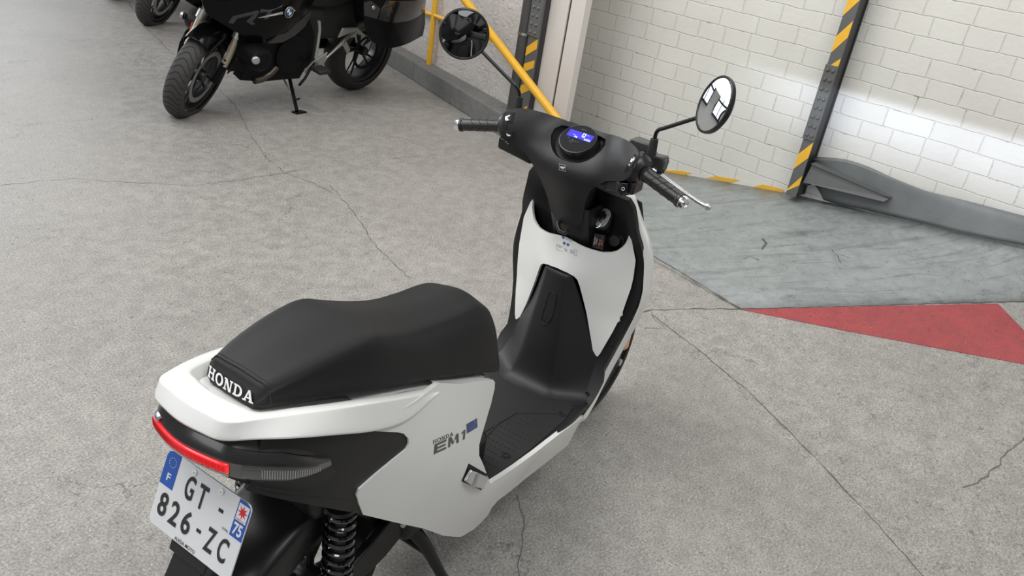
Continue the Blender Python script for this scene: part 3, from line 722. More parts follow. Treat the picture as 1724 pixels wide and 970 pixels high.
# slab-serif lettering built from strokes (units: cap height 1)
def slab_word(name, word, m, parent, fn, h=1.0, gap=.16, wt=.2, sf=.09, extrude=.0006, dx=0):
    def glyph(ch):
        P = []
        def R(x0, y0, x1, y1): P.append([(x0, y0), (x1, y0), (x1, y1), (x0, y1)])
        def arc(cx, cy, rx, ry, w, a0, a1, n=14, wy=None):
            wy = wy or w*.75
            for i in range(n):
                a, b = a0+(a1-a0)*i/n, a0+(a1-a0)*(i+1)/n
                P.append([(cx+rx*math.cos(a), cy+ry*math.sin(a)), (cx+rx*math.cos(b), cy+ry*math.sin(b)), (cx+(rx-w)*math.cos(b), cy+(ry-wy)*math.sin(b)), (cx+(rx-w)*math.cos(a), cy+(ry-wy)*math.sin(a))])
        if ch == 'H': w = 1.0; R(.12, 0, .12+wt, 1); R(w-.12-wt, 0, w-.12, 1); R(.12, .43, w-.12, .59); [R(x, y, x+wt+.2, y+.13) for x in (.02, w-.22-wt) for y in (0, .87)]
        elif ch == 'O': w = .98; arc(.49, .5, .49, .53, wt+.03, 0, 2*PI, 30, .16)
        elif ch == 'N': w = 1.0; R(.12, 0, .12+wt*.7, 1); R(w-.12-wt*.7, 0, w-.12, 1); P.append([(.06, 1), (.34, 1), (w-.12, 0), (w-.36, 0)]); R(.0, 0, .36, .13); R(w-.36, .87, w, 1); R(0, .87, .3, 1)
        elif ch == 'D': w = .95; R(.12, 0, .12+wt, 1); R(.02, 0, .45, .15); R(.02, .85, .45, 1); arc(.42, .5, .51, .5, wt+.03, -PI/2, PI/2, 16, .15)
        elif ch == 'A': w = 1.04; P.append([(.1, 0), (.25, 0), (.52, .82), (.44, 1)]); P.append([(.44, 1), (.60, 1), (.96, 0), (.70, 0), (.46, .80)]); R(.25, .26, .76, .39); R(.0, 0, .36, .13); R(.62, 0, 1.04, .13)
        return P, w
    tot = 0; gl = []
    for ch in word:
        P, w = glyph(ch); gl.append((P, tot)); tot += w+gap*.6
    tot -= gap*.6; V = []; F = []
    for P, o in gl:
        for q in P:
            k = len(V); V += [fn((x+o-tot/2)*h+dx, (y-.5)*h, extrude) for x, y in q]; F.append(tuple(range(k, k+len(q))))
    return meshobj(name, V, F, m, parent)
wordfn = lambda uu, vv, h: (np.array([-.1862, 0, .7955])+np.array([0, -1, 0])*uu+np.array([.20, 0, .98])*vv+np.array([-.98, 0, .20])*(h+.0042)+np.array([.9*uu*uu*2, 0, 0]))
slab_word('brand_lettering', 'HONDA', WTXT, seat, wordfn, h=.0205, extrude=.0006)

# --- tail light bar: smoked shroud, red strip, wrap-round indicators
barc = [(-.105, -.152, .676), (-.160, -.148, .690), (-.215, -.126, .708), (-.258, -.094, .722), (-.276, -.05, .727), (-.283, 0, .728)]
bar = barc+[(p[0], -p[1], p[2]) for p in barc[-2::-1]]
C_ = cat(bar, 81)
def barsec(dx_out, dz):      # offset outwards (in plan) and up
    out = []
    for i, p in enumerate(C_):
        t = C_[min(i+1, 80)]-C_[max(i-1, 0)]; t[2] = 0; n = np.array([t[1], -t[0], 0]); n = -n/np.linalg.norm(n)
        if n[0] > .3 and False: n = -n
        out.append(p+n*dx_out+np.array([0, 0, dz]))
    return np.array(out)
_chk = barsec(.01, 0)[40][0]-C_[40][0]
sg = 1 if _chk < 0 else -1
tl = empty('tail_light', (0, 0, 0), None, None); tl.parent = SC
del tl
end = np.minimum(1, np.minimum(np.arange(81), 80-np.arange(81))/12.)[:, None]
def bs(o, dz): return barsec(sg*o, 0)*1.0+np.array([0, 0, 1])*(dz*(.35+.65*end))
shroud = skin('tail_light_shroud', [bs(-.03, .040), bs(-.006, .022), bs(-.002, .012), bs(0, .009)], SHR, SC)
a0, a1 = 25, 56
hou = skin('tail_light_housing', [bs(-.012, .010), bs(.0, .009), bs(.0006, -.015), bs(-.001, -.018), bs(-.03, -.022)], LENS, SC)
strip = skin('red_light_strip', [bs(.0035, .0075)[a0:a1], bs(.0045, .003)[a0:a1], bs(.0045, -.008)[a0:a1], bs(.003, -.0115)[a0:a1]], RED, hou, thick=-.003)
skin('clear_trim', [bs(.003, -.0125)[a0:a1], bs(.0035, -.0155)[a0:a1], bs(.001, -.018)[a0:a1]], LENSI, hou)
for sl in (slice(4, 23), slice(58, 77)):
    ln = skin('indicator_lens', [bs(.0012, .007)[sl], bs(.003, .003)[sl], bs(.003, -.010)[sl], bs(.0012, -.0135)[sl]], LENS, SC)
    fb = MB(); q1, q2 = cat(bs(.0034, .004)[sl], 34), cat(bs(.0034, -.011)[sl], 34)
    for i in range(8 if sl.start > 50 else 0, 34 if sl.start > 50 else 26): fb.tube([tuple(q1[i]), tuple(q2[i])], .00085, 5)
    fb.build('lens_ribs', LENSI, ln)
lp_ = skin('lens_glint', [bs(.0040, .008)[50:58], bs(.001, .0125)[50:58], bs(-.014, .022)[50:58]], CHR, hou)  # chrome patch added for the bright reflection on the left indicator lens
rb = MB(); q1, q2 = cat(bs(.0052, .004)[a0:a1], 90), cat(bs(.0052, -.009)[a0:a1], 90)
for i in range(2, 88): rb.tube([tuple(q1[i]), tuple(q2[i])], .0006, 4)
rb.build('strip_ribs', mat('tail_red_dark', (.25, .005, .008), .2, emis=(.6, .01, .015), es=.35), strip)
# dark cavity under the rim and lower tail body
R_un = R_[4]
skin('tail_recess_cover', [R_un*[1, 1, 1]+np.array([0.006, 0, .0]), mixr(R_un, cat([tuple(p) for p in bs(-.02, .036)], 97), .5)*[1, .97, 1], cat([tuple(p) for p in bs(-.012, .030)], 97)], BLKS, SC, nv=8)
low = [(.02, -.150, .50), (-.05, -.150, .56), (-.12, -.146, .61), (-.19, -.128, .655), (-.235, -.098, .685), (-.258, -.05, .697), (-.264, 0, .698)]
lowf = low+[(p[0], -p[1], p[2]) for p in low[-2::-1]]
skin('tail_under_cover', [cat([tuple(p) for p in bs(-.002, -.016)], 60), cat([tuple(p) for p in bs(-.006, -.024)], 60)*.55+cat(lowf, 60)*.45, cat(lowf, 60), cat([(p[0]*.8+.02, p[1]*.7, p[2]+.01) for p in lowf], 60)], BLK, SC, nv=8)

# --- number plate on its bracket
PC = np.array([-.2400, 0, .6335]); tz = math.radians(20.5)
PU = np.array([0, -1, 0]); PV = np.array([math.sin(tz), 0, math.cos(tz)]); PN = np.array([-math.cos(tz), 0, math.sin(tz)])
PC = np.array([-.228, 0, .6241])-PV*.065+PN*.0015
def pf(u, v, h=0): return PC+PU*u+PV*v+PN*h
def rrect(w, h, r, n=5):
    P = []
    for cx, cy, a in ((w/2-r, h/2-r, 0), (-w/2+r, h/2-r, PI/2), (-w/2+r, -h/2+r, PI), (w/2-r, -h/2+r, 3*PI/2)):
        for i in range(n+1): P.append((cx+r*math.cos(a+PI/2*i/n), cy+r*math.sin(a+PI/2*i/n)))
    return P
PLW = mat('plate_white', (.72, .74, .76), .18, coat=.8); PLB = mat('plate_blue', (.01, .085, .42), .2, coat=.6); PLK = mat('plate_black', (.012, .012, .012), .3, coat=.5)
PLY = mat('plate_yellow_stars', (.75, .7, .2), .4); PLR = mat('plate_red', (.6, .03, .04), .3)
pt = MB().prism([tuple(pf(u, v+.003, -.0015)) for u, v in rrect(.210, .139, .012)], tuple(PN*.003)).build('number_plate', PLW, SC, bevel=.0007)
def flat(name, poly, m, h=.0018, th=.0004, parent=pt): return MB().prism([tuple(pf(u, v, h)) for u, v in poly], tuple(PN*th)).build(name, m, parent, sm=False)
flat('blue_band', [(-.1045, .009), (-.071, .009), (-.071, .0722), (-.094, .0722), (-.101, .0688), (-.1045, .061)], PLB)
flat('blue_band', [(.076, .007), (.1045, .007), (.1045, .061), (.101, .0688), (.093, .0722), (.076, .0722)], PLB)
flat('white_field', [(.0785, .037), (.1020, .037), (.1020, .0665), (.0785, .0665)], PLW, .0023)
st_ = []
for i in range(16):
    a = PI/2+2*PI*i/16; r = .0110 if i % 2 == 0 else .0050; st_.append((.0903+r*math.cos(a), .0535+r*math.sin(a)*1.05))
flat('red_star', st_, PLR, .0027)
text_mesh('region_text', 'îledeFrance', PLR, pt, lambda u, v, h: pf(.0903+u, .0402+v, .0028+h), fit=(.019, .0035))
for i in range(12):
    a = 2*PI*i/12; flat('star', [(-.0865+.0085*math.cos(a)+.0010*math.cos(b*PI/2), .0535+.0085*math.sin(a)+.0010*math.sin(b*PI/2)) for b in range(4)], PLY, .0023, .0003)
def ptext(s_, u, v, w, h_, m=PLK, bold=.02, name='character'):
    return text_mesh(name, s_, m, pt, lambda a, b, h: pf(u+a, v+b, .0019+h), size=1, bold=bold, fit=(w, h_))
ptext('F', -.0865, .0265, .0095, .014, PLW)
for ch_, u, v in [('G', -.0335, .0335), ('T', -.0015, .033), ('8', -.081, -.0225), ('2', -.050, -.0235), ('6', -.0185, -.0235), ('Z', .042, -.0235), ('C', .0735, -.0240)]: ptext(ch_, u, v, .0215, .0425)
for u, v in [(.045, .033), (.0125, -.0225)]: flat('dash', [(u-.0055, v-.003), (u+.0055, v-.003), (u+.0055, v+.003), (u-.0055, v+.003)], PLK)
ptext('75', .0900, .0225, .0200, .0215, PLW, .03)
ptext('TPPR', .0650, .0090, .0150, .0042, PLK, 0)
ptext('ALESIA MOTO', -.0080, -.0600, .052, .0066, PLK, .005)
for u in (-.033, .035):
    MB().lathe(tuple(pf(u, .0625, .0015)), tuple(PN), [(.0058, 0), (.0056, .0022), (.0035, .0034), (0, .0034)], 20).build('plate_screw', WHITE, pt)
    MB().lathe(tuple(pf(u, .0625, .0048)), tuple(PN), [(.0013, 0), (0, .0006)], 8).build('screw_recess', DARK, pt)
MB().prism([tuple(pf(u, v, -.004)) for u, v in [(-.05, .06), (.05, .06), (.045, -.09), (-.045, -.09)]], tuple(PN*-.006)).build('plate_bracket', BLK, SC, bevel=.002)

# --- rear wheel, mudguard, shocks, swing arm, stand
def wheel(parent, c, R, wdt, rim_r, mt=RUB, mr=BLKS, tread=True, axis=(0, 1, 0), spokes=5, parts=True, disc=True, dm=None):
    dm = dm or (.45, .78, ALU)
    C = Vector(c); A = Vector(axis).normalized()
    n, m = 72, 20; vs = []; up = Vector((0, 0, 1)); u = A.cross(up).normalized(); w = A.cross(u)
    hw = wdt/2; tr = wdt*.5
    prof_ = []
    for j in range(m+1):
        b = -PI*.62+PI*1.24*j/m; prof_.append((R-tr*.72+tr*.72*math.cos(b), hw*math.sin(b)/math.sin(PI*.5) if abs(b) < PI/2 else hw*math.sin(b)))
    tire = MB(); tire.lathe(C, A, [(r, h) for r, h in prof_], n)
    tire.f = [f for f in tire.f if len(f) == 4]
    t = tire.build('tire', mt, parent)
    if tread:
        g = MB()
        for i in range(0, n*2):
            a = 2*PI*i/(n*2); sgn = 1 if i % 2 else -1
            for seg in range(3):
                b0, b1 = (.12+.3*seg)*sgn, (.30+.3*seg)*sgn; aa = a+.03*seg
                p = []
                for (bb, da) in ((b0, 0), (b1, .022), (b1, .034), (b0, .012)):
                    r = R-tr*.72+tr*.72*math.cos(bb)+.0006; hh = hw*math.sin(bb); ang = aa+da
                    p.append(C+A*hh+(u*math.cos(ang)+w*math.sin(ang))*r)
                g.add(p, [(0, 1, 2, 3)])
        g.build('tread_grooves', DARK, t, sm=False)
    rm_ = MB(); rm_.lathe(C, A, [(rim_r+.012, -hw*.8), (rim_r-.004, -hw*.72), (rim_r-.016, -hw*.3), (rim_r-.016, hw*.3), (rim_r-.004, hw*.72), (rim_r+.012, hw*.8)], n)
    rm_.f = [f for f in rm_.f if len(f) == 4]
    rr_ = rm_.build('wheel_rim', mr, parent)
    for i in range(spokes):
        a = 2*PI*i/spokes; d = u*math.cos(a)+w*math.sin(a); tn = u*-math.sin(a)+w*math.cos(a)
        s_ = MB()
        for e in (-1, 1):
            d2 = (d+tn*.16*e).normalized()
            s_.tube([C+d*.03+A*.004*e, C+d2*(rim_r-.01)], [.010, .007], 8)
        s_.build('spoke', mr, rr_)
    MB().lathe(C-A*hw*.7, A, [(.0, 0), (.03, 0), (.036, hw*.3), (.036, hw*1.1), (.03, hw*1.4), (0, hw*1.4)], 24).build('hub', mr, parent)
    if disc: 
        for sd in ((1,) if disc == 1 else (-1, 1)): MB().lathe(C+A*hw*.75*sd, A, [(rim_r*dm[0], -.002), (rim_r*dm[1], -.002), (rim_r*dm[1], .002), (rim_r*dm[0], .002), (rim_r*dm[0], -.002)], 40, ring=True).build('brake_disc', dm[2], parent)
rw = empty('rear_wheel', (0, 0, 0), None, None); rw.parent = SC
wheel(rw, (0, 0, .217), .217, .10, .127, disc=0)
fw = empty('front_wheel', (0, 0, 0), None, None); fw.parent = SC
wheel(fw, (1.2955, 0, .2335), .2335, .09, .152, disc=1)
# rear mudguard: arch above the rear wheel with a flap behind the plate
rows = []
for a in np.radians([28, 45, 65, 85, 105, 125, 140, 152, 165, 178]):
    rr = .285 if a < 2.3 else .285+.03*(a-2.3); c_, s__ = math.cos(a), math.sin(a); hw = .088 if a < 2.2 else .088-.012*(a-2.2)
    rows.append([(rr*.74*c_, -hw, .217+rr*.74*s__), (rr*.93*c_, -hw, .217+rr*.93*s__), (rr*c_, -hw*.8, .217+rr*s__), (rr*1.02*c_, 0, .217+rr*1.02*s__), (rr*c_, hw*.8, .217+rr*s__), (rr*.93*c_, hw, .217+rr*.93*s__), (rr*.74*c_, hw, .217+rr*.74*s__)])
skin('rear_mudguard', rows, BLKS, SC, nu=30, nv=40, thick=-.004)
MB().prism([tuple(pf(-.035, -.05, -.012)), tuple(pf(.035, -.05, -.012)), tuple(pf(.040, -.20, .0)), tuple(pf(-.040, -.20, .0))], tuple(PN*-.006)).build('mud_flap', BLK, SC, bevel=.002)
def shock(y):
    a, b = Vector((-.040, y, .530)), Vector((-.035, y, .285)); s_ = MB()
    r = empty('rear_shock', (0, 0, 0), None, None); r.parent = SC
    MB().tube([a, b], .014, 14).build('damper', BLKS, r)
    pts = []; turns = 9; n = 220
    ax = (b-a)
    for i in range(n+1):
        t = i/n; an = t*turns*2*PI; pts.append(a+ax*(.04+t*.8)+Vector((math.cos(an), math.sin(an), 0))*.0265)
    s_.tube([tuple(p) for p in pts], .0048, 8).build('spring', GLOSS, r)
    MB().lathe(tuple(a+ax*.85), (0, 0, -1), [(.0, 0), (.031, 0), (.031, .006), (.016, .012), (.016, .03), (0, .03)], 20).build('spring_seat', BLKS, r)
    MB().lathe(tuple(a+ax*.03), (0, 0, -1), [(.0, 0), (.028, 0), (.031, .006), (0, .006)], 20).build('spring_seat', BLKS, r)
    MB().lathe((b.x, y-.018, b.z-.01), (0, 1, 0), [(0, 0), (.018, 0), (.018, .036), (0, .036)], 16).build('mounting_eye', BLKS, r)
shock(-.122); shock(.122)
# swing arm, frame plate, stand
for s in (-1, 1):
    MB().prism([(-.03, s*.085, .185), (-.03, s*.085, .245), (.10, s*.085, .285), (.22, s*.085, .345), (.29, s*.085, .36), (.29, s*.085, .27), (.16, s*.085, .215)], (0, -s*.022, 0)).build('swing_arm', BLK, SC, bevel=.004)
MB().box((.36, 0, .30), (.30, .20, .16)).box((.62, 0, .235), (.62, .25, .10)).build('frame_box', BLK, SC, bevel=.02)
MB().box((.12, 0, .56), (.40, .20, .18)).build('battery_box', BLK, SC, bevel=.03)
MB().lathe((.178, -.11, .318), (0, -1, 0), [(0, 0), (.010, 0), (.009, .004), (0, .005)], 12).build('bolt', ALU, SC)
sd = MB()
for s in (-1, 1): sd.tube([(.245, s*.075, .25), (.262, s*.088, .215), (.282, s*.101, .178), (.306, s*.116, .121), (.328, s*.130, .066), (.350, s*.145, .014)], [.019, .018, .016, .014, .013, .013], 12)
sd.tube([(.245, -.09, .25), (.245, .09, .25)], .013, 12).tube([(.298, -.112, .14), (.298, .112, .14)], .010, 12)
sto = sd.build('centre_stand', BLK, SC)
P_ = []
for i in range(161):
    t = i/160; an = t*20*2*PI; P_.append((.290+.036*t+.0055*math.cos(an), -.092-.022*t+.0055*math.sin(an)*.9, .235-.100*t))
MB().tube(P_, .0013, 6).build('stand_spring', ALU, sto)

# --- folded silver pillion peg on a flat dark patch coloured for its shaded recess
rc_ = [(780, 781), (820, 797), (812, 828), (776, 812)]
Sd2 = SIDE
panel('peg_hole_shade', [(790, 781), (821, 799), (811, 826), (778, 811)], SIDE, DARK, side_r, thick=.002, bevel=0, off=.0012, sgn=-1)
def sidept(px, off): p = SIDE.hit(px); return p+np.array([0, -off, 0])
pq = [(777, 807), (787, 787), (795, 791), (818, 800), (807, 823), (800, 822), (790, 815)]
pg = MB().prism([tuple(sidept(p, .010)) for p in [(779, 808), (789, 789), (799, 793), (818, 801), (808, 821), (792, 817)]], (0, .009, 0))
pg.build('footpeg', CHR, side_r, bevel=.0025, seg=3)
MB().prism([tuple(sidept(p, .0125)) for p in [(797, 793), (801, 794), (793, 817), (789, 816)]], (0, .004, 0)).build('peg_ridge', ALU, side_r, bevel=.001)
# --- side lettering
def sd_frame(px_o, px_u, px_v):
    o, u, v = SIDE.hit(px_o), SIDE.hit(px_u), SIDE.hit(px_v); U = (u-o); V = (v-o)
    def fn(a, b, h):
        p = o+U*a+V*b; q = SIDE.lift([[p[0], p[2]]], .0022-h)[0]; return q
    return fn
f1 = sd_frame((747.5, 738), (765.5, 730), (747, 719))
slab_word('brand_lettering', 'HONDA', GTXT, side_r, lambda u, v, h: f1(u, v, h), h=.35, wt=.17, extrude=.0008)
for V_ in [side_r.children[-1]]: pass
f2 = sd_frame((731, 766), (785, 739), (731, 750))     # u : 0..1 along E M 1, v : 0..1 cap height
def strokes(name, polys, m, parent, fn, ex=.0008):
    V = []; F = []
    for q in polys:
        k = len(V); V += [fn(x, y, ex) for x, y in q]; F.append(tuple(range(k, k+len(q))))
    return meshobj(name, V, F, m, parent)
E_ = [[(0, 0), (.09, 0), (.12, 1), (.03, 1)], [(0, 0), (.36, 0), (.37, .22), (.01, .22)], [(.02, .40), (.34, .40), (.35, .60), (.02, .60)], [(.02, .78), (.37, .78), (.38, 1), (.03, 1)]]
M_ = [[(.42, 0), (.49, 0), (.52, 1), (.44, 1)], [(.44, 1), (.53, 1), (.60, .35), (.57, .05)], [(.57, .05), (.61, .3), (.75, 1), (.68, 1)], [(.67, 1), (.76, 1), (.77, 0), (.69, 0)]]
O_ = [[(.90, 0), (.97, 0), (1.0, 1), (.93, 1)], [(.93, 1), (.86, .85), (.86, .68), (.93, .80)]]
strokes('model_lettering', E_+M_+O_, GTXT, side_r, f2)
f3 = sd_frame((787, 731), (805, 720), (786, 715))
strokes('badge', [[(0, 0), (1, 0), (1, 1), (0, 1)]], mat('badge_silver', (.25, .26, .28), .25, metal=.5), side_r, f3)
strokes('badge_letter', [[(.08, .06), (.70, .06), (.72, .94), (.10, .94)], [(.80, .08), (.93, .08), (.93, .62), (.80, .62)], [(.80, .72), (.93, .72), (.93, .92), (.80, .92)]], mat('badge_blue', (.02, .06, .32), .3), side_r, f3, .0011)
strokes('badge_letter_lines', [[(.22, .26), (.64, .26), (.64, .34), (.22, .34)], [(.20, .50), (.64, .50), (.64, .58), (.20, .58)], [(.20, .72), (.58, .72), (.58, .80), (.20, .80)]], mat('badge_silver', (.25, .26, .28), .25), side_r, f3, .0014)

# ------------------------------------------------------------------ floorboard, footwell, leg shield
def z2(px, z): return at(px, 2, z)
fb = [(.33, -.155), (.36, -.165), (.42, -.172), (.6, -.180), (.8, -.180), (.9, -.174), (.97, -.160)]
fbo = fb+[(x, -y) for x, y in fb[::-1]]
MB().prism([(x, y, .285) for x, y in fbo], (0, 0, .014)).build('floorboard', BLK, SC, bevel=.003)
matp = [(.375, -.150), (.43, -.158), (.6, -.163), (.78, -.163), (.86, -.150), (.90, -.10)]
mato = matp+[(x, -y) for x, y in matp[::-1]]
fm = MB().prism([(x, y, .2995) for x, y in mato], (0, 0, .0025)).build('floor_mat', MATB, SC, bevel=.001)
stud = MB()
for i in range(14):
    for j in range(7):
        x, y = .45+.021*i, -.135+.0125*j+.006*(i % 2)
        if x+(-y)*.2 < .80: stud.lathe((x, y, .302), (0, 0, 1), [(.0032, 0), (.0024, .0012), (0, .0014)], 8)
tag(stud.build('mat_studs', MATB, fm), kind='stuff')
for a, b in [((.42, -.02), (.72, -.05)), ((.72, -.05), (.80, -.13)), ((.42, .02), (.72, .05)), ((.40, -.075), (.66, -.04))]:
    MB().tube([(a[0], a[1], .3018), (b[0], b[1], .3018)], .0028, 8).build('mat_rib', MATB, fm)
for px in [(852, 767), (945, 697)]:
    p = z2(px, .302); s_ = MB().torus(tuple(p), (0, 0, 1), .0092, .0028, 24, 8).build('screw_well', DARK, fm)
    MB().lathe((p[0], p[1], .302), (0, 0, 1), [(0, .0), (.0052, 0), (.005, .0012), (.002, .0016), (0, .0006)], 16).build('screw', BLKS, s_)
# kick-up at the rear of the floor, below the seat
KS = [(.415, y, z) for y, z in []]
rows = []
for z, x, hw in [(.290, .405, .165), (.34, .395, .160), (.40, .390, .155), (.47, .398, .150), (.53, .408, .146), (.585, .415, .142)]:
    rows.append([(x-.03, -hw, z), (x, -hw*.8, z), (x+.012, 0, z), (x, hw*.8, z), (x-.03, hw, z)])
skin('seat_front_panel', rows, BLKS, SC, nu=24, nv=20)
# black inner shield (steps, wings, pocket surround)
INN = Surf(0, [(x, s*y, z) for x, y, z in [(.90, .16, .285), (.925, .165, .31), (.955, .17, .35), (.978, .17, .40), (.992, .167, .474), (1.005, .185, .56), (1.005, .195, .65), (.995, .195, .74), (.962, .158, .81), (.936, .15, .885), (.938, .08, .897), (.99, .06, .84), (.992, .04, .79), (.985, .11, .79), (.985, .05, .5), (.97, .08, .42), (.91, .0, .29), (.93, 0, .33)] for s in ((1, -1) if y else (1,))], lam=1e-5)
innp = [(1058, 338), (1066, 352), (1072, 390), (1079, 415), (1083, 440), (1083, 470), (1078, 496), (1070, 520), (1061, 535), (1038, 577), (1017, 621), (1015, 642), (1005, 662), (993, 682), (982, 698), (972, 705)]
def mir(ps, S): return [(-q[0], q[1]) for q in ps[::-1]]
hp = [S_[1:] for S_ in [INN.hit(p) for p in innp]]
hp = [tuple(p) for p in hp]
out_i = hp+[(0.0, hp[-1][1]+.004)]+mir(hp, None)
panel('inner_shield', out_i, INN, BLK, SC, thick=.012, bevel=.004, grid=.012, px=False, sgn=-1)
# white leg shield panel: upper rim dips into the pocket, lower edge forks round the footwell
WHS = Surf(0, [(x, s*y, z) for x, y, z in [(.905, 0, .755), (.90, 0, .70), (.905, .04, .762), (.93, .09, .748), (.955, .128, .738), (.968, .152, .79), (.985, .182, .735), (.992, .188, .68), (.99, .183, .62), (.985, .165, .55), (.972, .146, .434), (.896, .029, .652), (.92, .055, .59), (.943, .082, .52), (.96, .11, .46), (.91, .06, .67), (.945, .11, .65), (.965, .13, .56)] for s in ((1, -1) if y else (1,))], lam=1e-5)
wr = [(1061, 397), (1063, 402), (1066, 418), (1070, 439), (1068, 455), (1066, 469), (1062, 486), (1057, 500), (1048, 526), (1031, 560), (1010, 596), (1006, 600.5), (1003, 599), (998, 590), (993, 560), (988, 530), (982, 505), (976, 482), (972, 471), (966, 465), (955, 459)]
wh = [tuple(WHS.hit(p)[1:]) for p in wr]
rimr = [(1018, 417), (1030, 420), (1042, 418), (1051, 409), (1057, 396)]     # right part of the pocket rim
riml = [(897, 334), (896, 348), (893, 360), (894, 370), (900, 380), (915, 388), (930, 392), (945, 396)]
rl = [tuple(WHS.hit(p)[1:]) for p in riml]; rr_ = [tuple(WHS.hit(p)[1:]) for p in rimr]
topr = [(-.152, .802), (-.1510, .790), (-.1485, .776), (-.143, .763), (-.134, .751), (-.122, .744), (-.105, .741), (-.085, .7425), (-.06, .747), (-.03, .754)]
bot = [wh[-1], (0, wh[-1][1]+.004)]
half = [p for p in topr[::-1]]            # centre -> right tip
outw = [(0, .757)]+half+[(min(p[0], -.001), p[1]) for p in wh]+[(0, wh[-1][1]+.003)]
outw = outw+[(-p[0], p[1]) for p in outw[-2:0:-1]]
wsh = panel('white_leg_shield', outw, WHS, WHITE, SC, thick=.006, bevel=.0028, grid=.009, px=False, sgn=-1, off=0)
# footwell bulge
rows = []
for z, xs, ws_, xc, wc in [(.654, .903, .040, .899, .027), (.62, .915, .053, .897, .033), (.56, .938, .074, .895, .040), (.50, .955, .097, .891, .047), (.43, .973, .133, .886, .054), (.37, .968, .148, .880, .060), (.325, .94, .155, .868, .066), (.305, .915, .158, .845, .074), (.2995, .89, .160, .81, .085)]:
    rows.append([(xs+.008, -ws_-.004, z), (xs, -ws_, z), (xs*.35+xc*.65, -wc-.35*(ws_-wc), z), (xc+.002, -wc-.004, z), (xc, -wc+.006, z), (xc-.002, 0, z), (xc, wc-.006, z), (xc+.002, wc+.004, z), (xs*.35+xc*.65, wc+.35*(ws_-wc), z), (xs, ws_, z), (xs+.008, ws_+.004, z)])
R0 = [(p[0]+.02, p[1]*.9, p[2]+.012) for p in rows[0]]
A_ = np.array([R0]+rows); A2 = np.array([cat(A_[:, j], 48) for j in range(A_.shape[1])]).transpose(1, 0, 2)
ft = skin('footwell_bulge', [list(map(tuple, r)) for r in A2], BLK, SC, sub=1)
# little hatch on the bulge
TS = Surf(0, [(x-.0015, y, z) for x, y, z in [(.897, 0, .62), (.893, 0, .56), (.889, 0, .5), (.895, .03, .56), (.895, -.03, .56), (.891, .03, .5), (.891, -.03, .5)]], lam=1e-5)
hatch = [TS.hit(p)[1:] for p in [(923, 493), (929, 491), (935, 494), (937, 501), (928, 538), (922, 546), (913, 545), (910, 538)]]
h3 = [tuple(TS.lift([q], -.0012)[0]) for q in rounded(hatch, 1)]
MB().tube(h3+[h3[0]], .0011, 6).build('hatch_outline', BLKS, ft)
h4 = cat([tuple(TS.lift([TS.hit(p)[1:]], -.0016)[0]) for p in [(912, 541), (921, 545), (927, 536)]], 10); MB().tube([tuple(p) for p in h4], .0016, 6).build('hatch_notch', DARK, ft)
# push fasteners along the black edge
for (px, S_) in [((869, 497), INN), ((1030, 577), INN), ((989, 663), INN)]:
    p = S_.hit(px); n_ = (-1, 0, .25)
    MB().torus(tuple(p+np.array([-.002, 0, 0])), n_, .0058, .0016, 20, 8).lathe(tuple(p+np.array([-.0012, 0, 0])), n_, [(0, 0), (.005, 0), (.005, .0006), (0, .0006)], 16).build('push_fastener', DARK, SC)
# glove pocket: dark shell behind the rim
rows = []
rim_pts = [(-.152, .800), (-.146, .768), (-.125, .742), (-.06, .748), (0, .757), (.06, .748), (.125, .742), (.146, .768), (.152, .800)]
R3 = [WHS.lift([p], .006)[0] for p in rim_pts]
rows = [R3, [p+np.array([.025, 0, -.035]) for p in R3], [np.array([1.02, p[1]*.9, p[2]*.45+.66*.55]) for p in R3], [np.array([1.035, p[1]*.8, .70]) for p in R3]]
skin('pocket_lip', rows, BLKS, SC, nu=50, nv=14)
MB().prism([(1.03, -.165, .64), (1.03, .165, .64), (1.03, .165, .80), (1.00, .150, .885), (.985, .135, .893), (.985, -.135, .893), (1.00, -.150, .885), (1.03, -.165, .80)], (.012, 0, 0)).build('pocket_back', DARK, SC, bevel=.003)
# ignition lock plate, hooks, socket
LN_ = np.array([-.80, 0, .60]); LU = np.array([0, -1, 0]); LV = np.array([.60, 0, .80])
lk = at((1015, 367), 0, .965)
def lf(u, v, h=0): return lk+LU*u+LV*v+LN_*h
def stad(w, h, n=10):
    r = w/2; return [(r*math.cos(a), h/2-r+r*math.sin(a)) for a in np.linspace(0, PI, n)]+[(r*math.cos(a), -h/2+r+r*math.sin(a)) for a in np.linspace(PI, 2*PI, n)]
ig = MB().prism([tuple(lf(u*1.35, v*1.22, -.05)) for u, v in stad(.036, .056)], tuple(LN_*.048)).build('ignition_housing', BLKS, SC, bevel=.004)
ip = MB().prism([tuple(lf(u, v, -.001)) for u, v in stad(.036, .055)], tuple(LN_*.003)).build('ignition_plate', mat('lock_plate_grey', (.62, .63, .62), .4, metal=0), ig, bevel=.001)
for s_, u, v, sz in [('ON', -.0115, .012, .006), ('LOCK', .011, -.006, .0042), ('OFF', -.0115, -.004, .005)]:
    text_mesh('lock_text', s_, GTXT, ip, lambda a, b, h, u=u, v=v: lf(u+a, v+b, .0021+h), size=sz)
MB().torus(tuple(lf(.0115, .012, .0022)), tuple(LN_), .0025, .0005, 16, 5).build('lock_symbol', GTXT, ip)
MB().lathe(tuple(lf(0, .004, .002)), tuple(LN_), [(0, 0), (.009, 0), (.009, .004), (.007, .006), (0, .006)], 24).build('key_barrel', BLKS, ip)
sk = at((1033, 405), 0, .975)
MB().lathe(tuple(sk+np.array([.03, 0, -.02])), tuple(LN_), [(0, 0), (.017, 0), (.017, .028), (.0155, .031), (0, .031)], 28).build('socket_cap', BLK, SC, bevel=.001)
